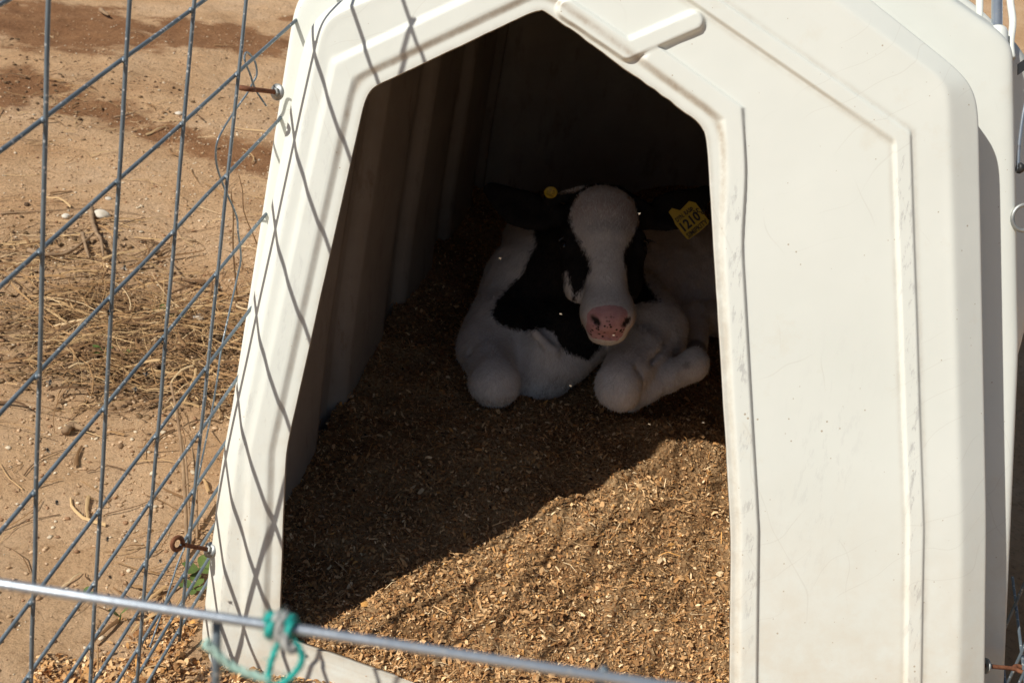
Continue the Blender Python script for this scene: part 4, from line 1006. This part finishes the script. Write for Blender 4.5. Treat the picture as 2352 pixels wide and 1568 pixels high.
# crumbs and gravel
def lumps(n, xr, yr, smin, smax, cols, rough=0.35):
    base = np.array([(1, 0, 0), (-1, 0, 0), (0, 1, 0), (0, -1, 0), (0, 0, 1), (0, 0, -1)], float)
    tris = np.array([(0, 2, 4), (2, 1, 4), (1, 3, 4), (3, 0, 4), (2, 0, 5), (1, 2, 5), (3, 1, 5), (0, 3, 5)])
    mids = {}; vs = [b_ for b_ in base]; ft = []
    def md(a, b_):
        k = (min(a, b_), max(a, b_))
        if k not in mids: mids[k] = len(vs); vs.append(nrm(vs[a] + vs[b_]))
        return mids[k]
    for a, b_, c in tris:
        p, q, r_ = md(a, b_), md(b_, c), md(c, a); ft += [(a, p, r_), (p, b_, q), (r_, q, c), (p, q, r_)]
    vs = np.array(vs); ft = np.array(ft)
    x = xr(n); y = yr(n); s = np.exp(rng.uniform(math.log(smin), math.log(smax), n)); m_ = len(vs)
    V = vs[None] * (1 + rng.normal(0, rough * 0.6, (n, m_, 1))) * (s[:, None] * rng.uniform(0.6, 1.3, (n, 3)))[:, None, :] * np.array([1, 1, 0.6])
    yaw = rng.uniform(0, 6.28, n); c, si = np.cos(yaw), np.sin(yaw)
    V = np.stack([V[..., 0] * c[:, None] - V[..., 1] * si[:, None], V[..., 0] * si[:, None] + V[..., 1] * c[:, None], V[..., 2]], -1)
    V += np.stack([x, y, ground_z(x, y) + s * 0.25], -1)[:, None, :]
    Fq = (ft[None] + (np.arange(n) * m_)[:, None, None]).reshape(-1, 3)
    cc0 = cols[rng.integers(0, len(cols), n)] * rng.uniform(0.8, 1.15, (n, 1)); cc0 = np.concatenate([cc0, np.ones((n, 1))], 1)
    return V.reshape(-1, 3), Fq, np.repeat(cc0, m_, axis=0)
def straws(n, fx, fy, lmin, lmax, lift, wd=0.0015):
    Vs, Qs, Cs = [], [], []
    b = 0
    for _ in range(n):
        x, y = fx(), fy(); 
        x, y = (x, y)
        L0 = random.uniform(lmin, lmax); a = random.gauss(0.15, 0.75) + (math.pi if random.random() < .5 else 0); cv = random.uniform(-1.6, 1.6); h0 = random.uniform(0.002, lift); h1 = random.uniform(0.002, lift)
        w0 = wd * (random.uniform(0.4, 1.2) if random.random() < 0.85 else random.uniform(1.5, 3.2)); cv *= random.choice((0.15, 1.0, 1.0, 2.0)); col = SPAL[random.choices(range(6), (4, 2, 6, 5, 0.8, 4))[0]] * random.uniform(0.8, 1.15); pts = []
        for k in range(6):
            t = k / 5.0; aa = a + cv * t * 0.6; 
            if k: x += math.cos(aa) * L0 / 5; y += math.sin(aa) * L0 / 5
            pts.append((x, y, aa, t))
        zz = ground_z(np.array([p[0] for p in pts]), np.array([p[1] for p in pts]))
        for (x_, y_, aa, t), z_ in zip(pts, zz):
            z_ = z_ + h0 + (h1 - h0) * t + 0.006 * math.sin(t * 3.1) * random.random(); w_ = w0 * (1 - 0.5 * t)
            Vs += [(x_ - math.sin(aa) * w_, y_ + math.cos(aa) * w_, z_), (x_ + math.sin(aa) * w_, y_ - math.cos(aa) * w_, z_), (x_, y_, z_ + w_ * 1.2)]; Cs += [(*col, 1)] * 3
        for k in range(5):
            o = b + 3 * k
            Qs += [(o, o + 3, o + 5, o + 2), (o + 2, o + 5, o + 4, o + 1)]
        b += 18
    return np.array(Vs), np.array(Qs), np.array(Cs)
def rej(cx, cy, sx, sy):
    st = {}
    def fx():
        while True:
            x, y = random.gauss(cx, sx), random.gauss(cy, sy)
            if x > -0.52 + 0.0 * y and y < 5 and x > -0.47: continue
            st['y'] = y; return x
    return fx, lambda: st['y']
parts_ = []
def lp_(x, y): q = onz(x, y, -0.025); return q[0], q[1]
for n_, (px0, py0), (sx, sy), lo, hi, lf in ((340, (300, 720), (0.22, 0.13), 0.04, 0.22, 0.04), (340, (470, 800), (0.13, 0.15), 0.04, 0.17, 0.045), (150, (120, 740), (0.16, 0.12), 0.04, 0.2, 0.03), (330, (330, 880), (0.2, 0.07), 0.02, 0.1, 0.02), (150, (100, 560), (0.25, 0.14), 0.05, 0.22, 0.012), (160, (350, 560), (0.5, 0.5), 0.03, 0.16, 0.006), (130, (200, 250), (0.9, 0.6), 0.03, 0.12, 0.008), (120, (120, 230), (0.35, 0.2), 0.03, 0.12, 0.012), (70, (300, 1150), (0.3, 0.2), 0.02, 0.12, 0.004), (60, (440, 1400), (0.06, 0.1), 0.02, 0.1, 0.01)):
    (cx, cy) = lp_(px0, py0)
    parts_.append(straws(n_, *rej(cx, cy, sx, sy), lo, hi, lf))
off = 0; QQ = []
for V_, Q_, C_c in parts_: QQ.append(Q_ + off); off += len(V_)
sw = mesh('dry_grass_litter', np.vstack([p[0] for p in parts_]), np.vstack(QQ), CHIP); attr(sw, 'tint', np.vstack([p[2] for p in parts_]), 'FLOAT_COLOR')
dl = []
for n_, (px0, py0), sx, sy in ((1500, (475, 800), 0.12, 0.13), (900, (340, 890), 0.2, 0.06), (900, (250, 740), 0.22, 0.12), (500, (60, 560), 0.2, 0.12), (500, (70, 210), 0.4, 0.25)):
    c_ = onz(px0, py0, -0.025)
    dl.append(lumps(n_, lambda n, c=c_, q=sx: np.minimum(rng.normal(c[0], q, n), -0.49), lambda n, c=c_, q=sy: rng.normal(c[1], q, n), 0.002, 0.009, np.array([(0.16, 0.10, 0.05), (0.23, 0.14, 0.075), (0.30, 0.19, 0.10), (0.11, 0.065, 0.035)])))
o_ = 0; fq_ = []
for V_, F_, C_l in dl: fq_.append(F_ + o_); o_ += len(V_)
cr = mesh('litter_crumbs', np.vstack([d[0] for d in dl]), np.vstack(fq_), CHIP, smooth=False); attr(cr, 'tint', np.vstack([d[2] for d in dl]), 'FLOAT_COLOR'); tag(cr, 'dark crumbs of rotted stems and dung among the dry grass', 'litter crumbs', kind='stuff')
tag(sw, 'matted dry grass and stem litter lying on the tan dirt', 'dry grass', kind='stuff')
GCOL = np.array([(0.62, 0.42, 0.25), (0.55, 0.36, 0.20), (0.48, 0.30, 0.165), (0.74, 0.60, 0.42), (0.38, 0.21, 0.11), (0.64, 0.44, 0.27)])
xr = lambda n: -0.50 - np.abs(rng.normal(0, 1.15, n)); yr = lambda n: 1.0 + rng.gamma(2.2, 1.05, n)
lv, lf_, lc = lumps(15000, xr, yr, 0.0012, 0.0055, GCOL)
gv = mesh('gravel', lv, lf_, CHIP, smooth=False); attr(gv, 'tint', lc, 'FLOAT_COLOR'); tag(gv, 'small clods and grit scattered over the tan dirt', 'gravel', kind='stuff')
# single pale stones
STONE = m_simple('pale_stone', (0.55, 0.47, 0.36), (0.70, 0.64, 0.54), 0.85, 0, 60, 0.002)
def stone(x, y, s, label, seed):
    r_ = np.random.default_rng(seed); p = onz(x, y, -0.025); P = []; fcs = []
    n1, n2 = 10, 14; off_ = r_.normal(0, 1, (3,))
    for i in range(n1 + 1):
        for j in range(n2):
            th = math.pi * i / n1; ph = 2 * math.pi * j / n2; d = np.array([math.sin(th) * math.cos(ph), math.sin(th) * math.sin(ph), math.cos(th) * 0.65])
            k = 1 + 0.16 * math.sin(3 * d[0] + off_[0] + 2 * d[2]) + 0.14 * math.sin(4 * d[1] + off_[1]) ; P.append(d * s * k * np.array([1.25, 0.9, 0.9]))
    for i in range(n1):
        for j in range(n2): fcs.append((i * n2 + j, i * n2 + (j + 1) % n2, (i + 1) * n2 + (j + 1) % n2, (i + 1) * n2 + j))
    P = np.array(P); z = ground_z(np.array([p[0]]), np.array([p[1]]))[0]
    tag(mesh('stone', P + np.array([p[0], p[1], z + s * 0.3]), fcs, STONE), label, 'stone')
stone(231, 496, 0.021, 'largest pale stone lying on the dirt beyond the second upright wire', 1)
stone(150, 492, 0.011, 'small pale stone beside the outermost upright wire', 2)
stone(250, 455, 0.009, 'small pale stone just beyond the largest one', 3)
stone(410, 262, 0.012, 'cream pebble on the damp brown patch', 4)
stone(455, 738, 0.012, 'cream pebble among the dry grass', 5)
# clods and twigs
BARK = m_simple('dead_stem', (0.20, 0.12, 0.065), (0.38, 0.25, 0.14), 0.9, 0, 50, 0.001)
def twig(pxs, r0, label, h=0.012, cat='twig', name='twig'):
    P = []
    for i, (x, y) in enumerate(pxs):
        p = onz(x, y, -0.025); z = ground_z(np.array([p[0]]), np.array([p[1]]))[0]; P.append((p[0], p[1], z + h * (0.4 + 0.6 * math.sin(i * 1.7 + 0.5) ** 2) + r0))
    P = catmull(P, 5); n_ = len(P); v, f_ = tube(P, np.linspace(r0, r0 * 0.4, n_) * (1 + 0.2 * rng.normal(0, 1, n_).clip(-1, 1)), 7)
    tag(mesh(name, v, f_, BARK), label, cat)
twig([(383, 597), (400, 612), (418, 630), (455, 650), (490, 672), (515, 682)], 0.0045, 'long brown twig lying on the bare dirt towards the hutch')
twig([(66, 570), (100, 590), (150, 585), (195, 562), (215, 545)], 0.007, 'thick broken stem lying at the near edge of the grass litter')
twig([(208, 480), (213, 515), (222, 545), (232, 562), (238, 600)], 0.008, 'dark crooked root running down from the largest stone')
twig([(190, 540), (197, 575), (205, 600)], 0.006, 'short dark root beside the crooked one')
twig([(150, 1010), (168, 995), (190, 1003), (205, 1002)], 0.009, 'flat brown bark scrap on bare dirt', 0.003)
twig([(262, 270), (290, 268), (312, 262)], 0.004, 'thin stick on the smooth dirt near the damp patch')
twig([(232, 35), (240, 44), (250, 50)], 0.011, 'stubby brown stick on the damp soil at the far edge')
twig([(0, 478), (60, 478), (120, 476), (200, 477), (290, 490), (330, 498)], 0.0022, 'long thin straw line across the dirt', 0.003)
# standing dead stalks beside the hutch foot
def stalk(x0, y0, x1, y1, Y1, label, r0=0.0032):
    p0 = onz(x0, y0, -0.025); p1 = aty(x1, y1, Y1); m_ = (p0 + p1) / 2 + np.array([random.uniform(-.012, .012), 0, random.uniform(-.01, .01)])
    P = catmull([p0, p0 * 0.7 + m_ * 0.3, m_, m_ * 0.4 + p1 * 0.6 + np.array([0.004, 0, 0]), p1], 5); parts = [tube(P, np.linspace(r0, r0 * 0.5, len(P)), 7)]
    for k in range(4, len(P) - 1, 5):
        d = np.array([random.uniform(-.02, .02), random.uniform(-.02, .01), random.uniform(.005, .03)]); parts.append(tube([P[k], P[k] + d * 0.5, P[k] + d + np.array([0, 0, -0.006])], [0.0014, 0.0011, 0.0006], 5))
    v, f_ = join(parts); tag(mesh('dead_stalk', v, f_, BARK), label, 'dead stalk', 'dead stalks beside the hutch foot')
stalk(432, 1310, 392, 880, 1.80, 'tallest dry brown stalk standing beyond the panel near the hutch corner', 0.0045)
stalk(440, 1290, 416, 1000, 1.78, 'dry stalk leaning just behind the tallest one')
stalk(452, 1275, 436, 1010, 1.80, 'thin dry stalk nearest the hutch corner above the eye bolt')
stalk(545, 690, 530, 440, 2.45, 'knobbly dark seed stalk standing close against the hutch edge', 0.003)
stalk(590, 560, 548, 400, 2.6, 'thin seed stalk half hidden by the hutch edge', 0.002)
stalk(440, 1495, 473, 1400, 1.52, 'short reddish stalk slanting against the hutch foot', 0.004)
# green seedlings
LEAF = NB('seedling_leaf'); LEAF.set(LEAF.ramp(LEAF.noise(40, 3), [(0.3, (0.07, 0.11, 0.025)), (0.7, (0.15, 0.20, 0.05))]), 0.5, 0, 0.4); LEAF = LEAF.m
def seedling(x, y, s, label, nl=5, spread=1.0):
    p = onz(x, y, -0.025); z = ground_z(np.array([p[0]]), np.array([p[1]]))[0]; p = np.array([p[0], p[1], z])
    o = empty('seedling', tuple(p)); tag(o, label, 'seedling')
    v, f_ = tube([p, p + np.array([0.002, 0, 0.3 * s]), p + np.array([0.004, -0.002, 0.6 * s])], [0.0018, 0.0014, 0.001], 6); mesh('stem', v, f_, LEAF, o)
    for k in range(nl):
        a = k * 2.4 + x; b0 = p + np.array([0.002, 0, (0.3 + 0.3 * k / nl) * s]); d = np.array([math.cos(a) * spread, math.sin(a) * spread, 0.35 + 0.3 * random.random()]); d = nrm(d); sdv = nrm(np.cross(d, [0, 0, 1])); upv = np.cross(sdv, d)
        V_ = []; F_ = []; prof = [(0, 0.03), (0.2, 0.10), (0.45, 0.24), (0.65, 0.27), (0.85, 0.18), (1.0, 0.01)]
        for t, w_ in prof:
            c = b0 + d * s * t - upv * s * 0.25 * t * t; V_ += [c - sdv * w_ * s + upv * 0.05 * s, c, c + sdv * w_ * s + upv * 0.05 * s]
        for q in range(len(prof) - 1):
            for e in (0, 1): F_.append((3 * q + e, 3 * q + e + 1, 3 * q + e + 4, 3 * q + e + 3))
        mesh('leaf', np.array(V_), F_, LEAF, o)
seedling(457, 1345, 0.034, 'tallest green seedling growing against the hutch foot by the low eye bolt', 7, 0.8)
seedling(440, 1385, 0.026, 'pale green seedling just in front of the tallest one', 5)
seedling(402, 728, 0.034, 'green seedling among the dry grass behind the third upright wire', 5)
seedling(365, 718, 0.026, 'small green sprout beside the third upright wire', 4)
seedling(232, 820, 0.026, 'low dark green sprout among the dry grass litter', 5)
seedling(288, 812, 0.014, 'tiny bright sprout in the middle of the litter', 4)
seedling(274, 1522 - 90, 0.03, 'curved green blade on bare dirt near the front rod', 2, 0.3)
seedling(190, 1374, 0.02, 'flat green sprout by itself on bare dirt', 3)
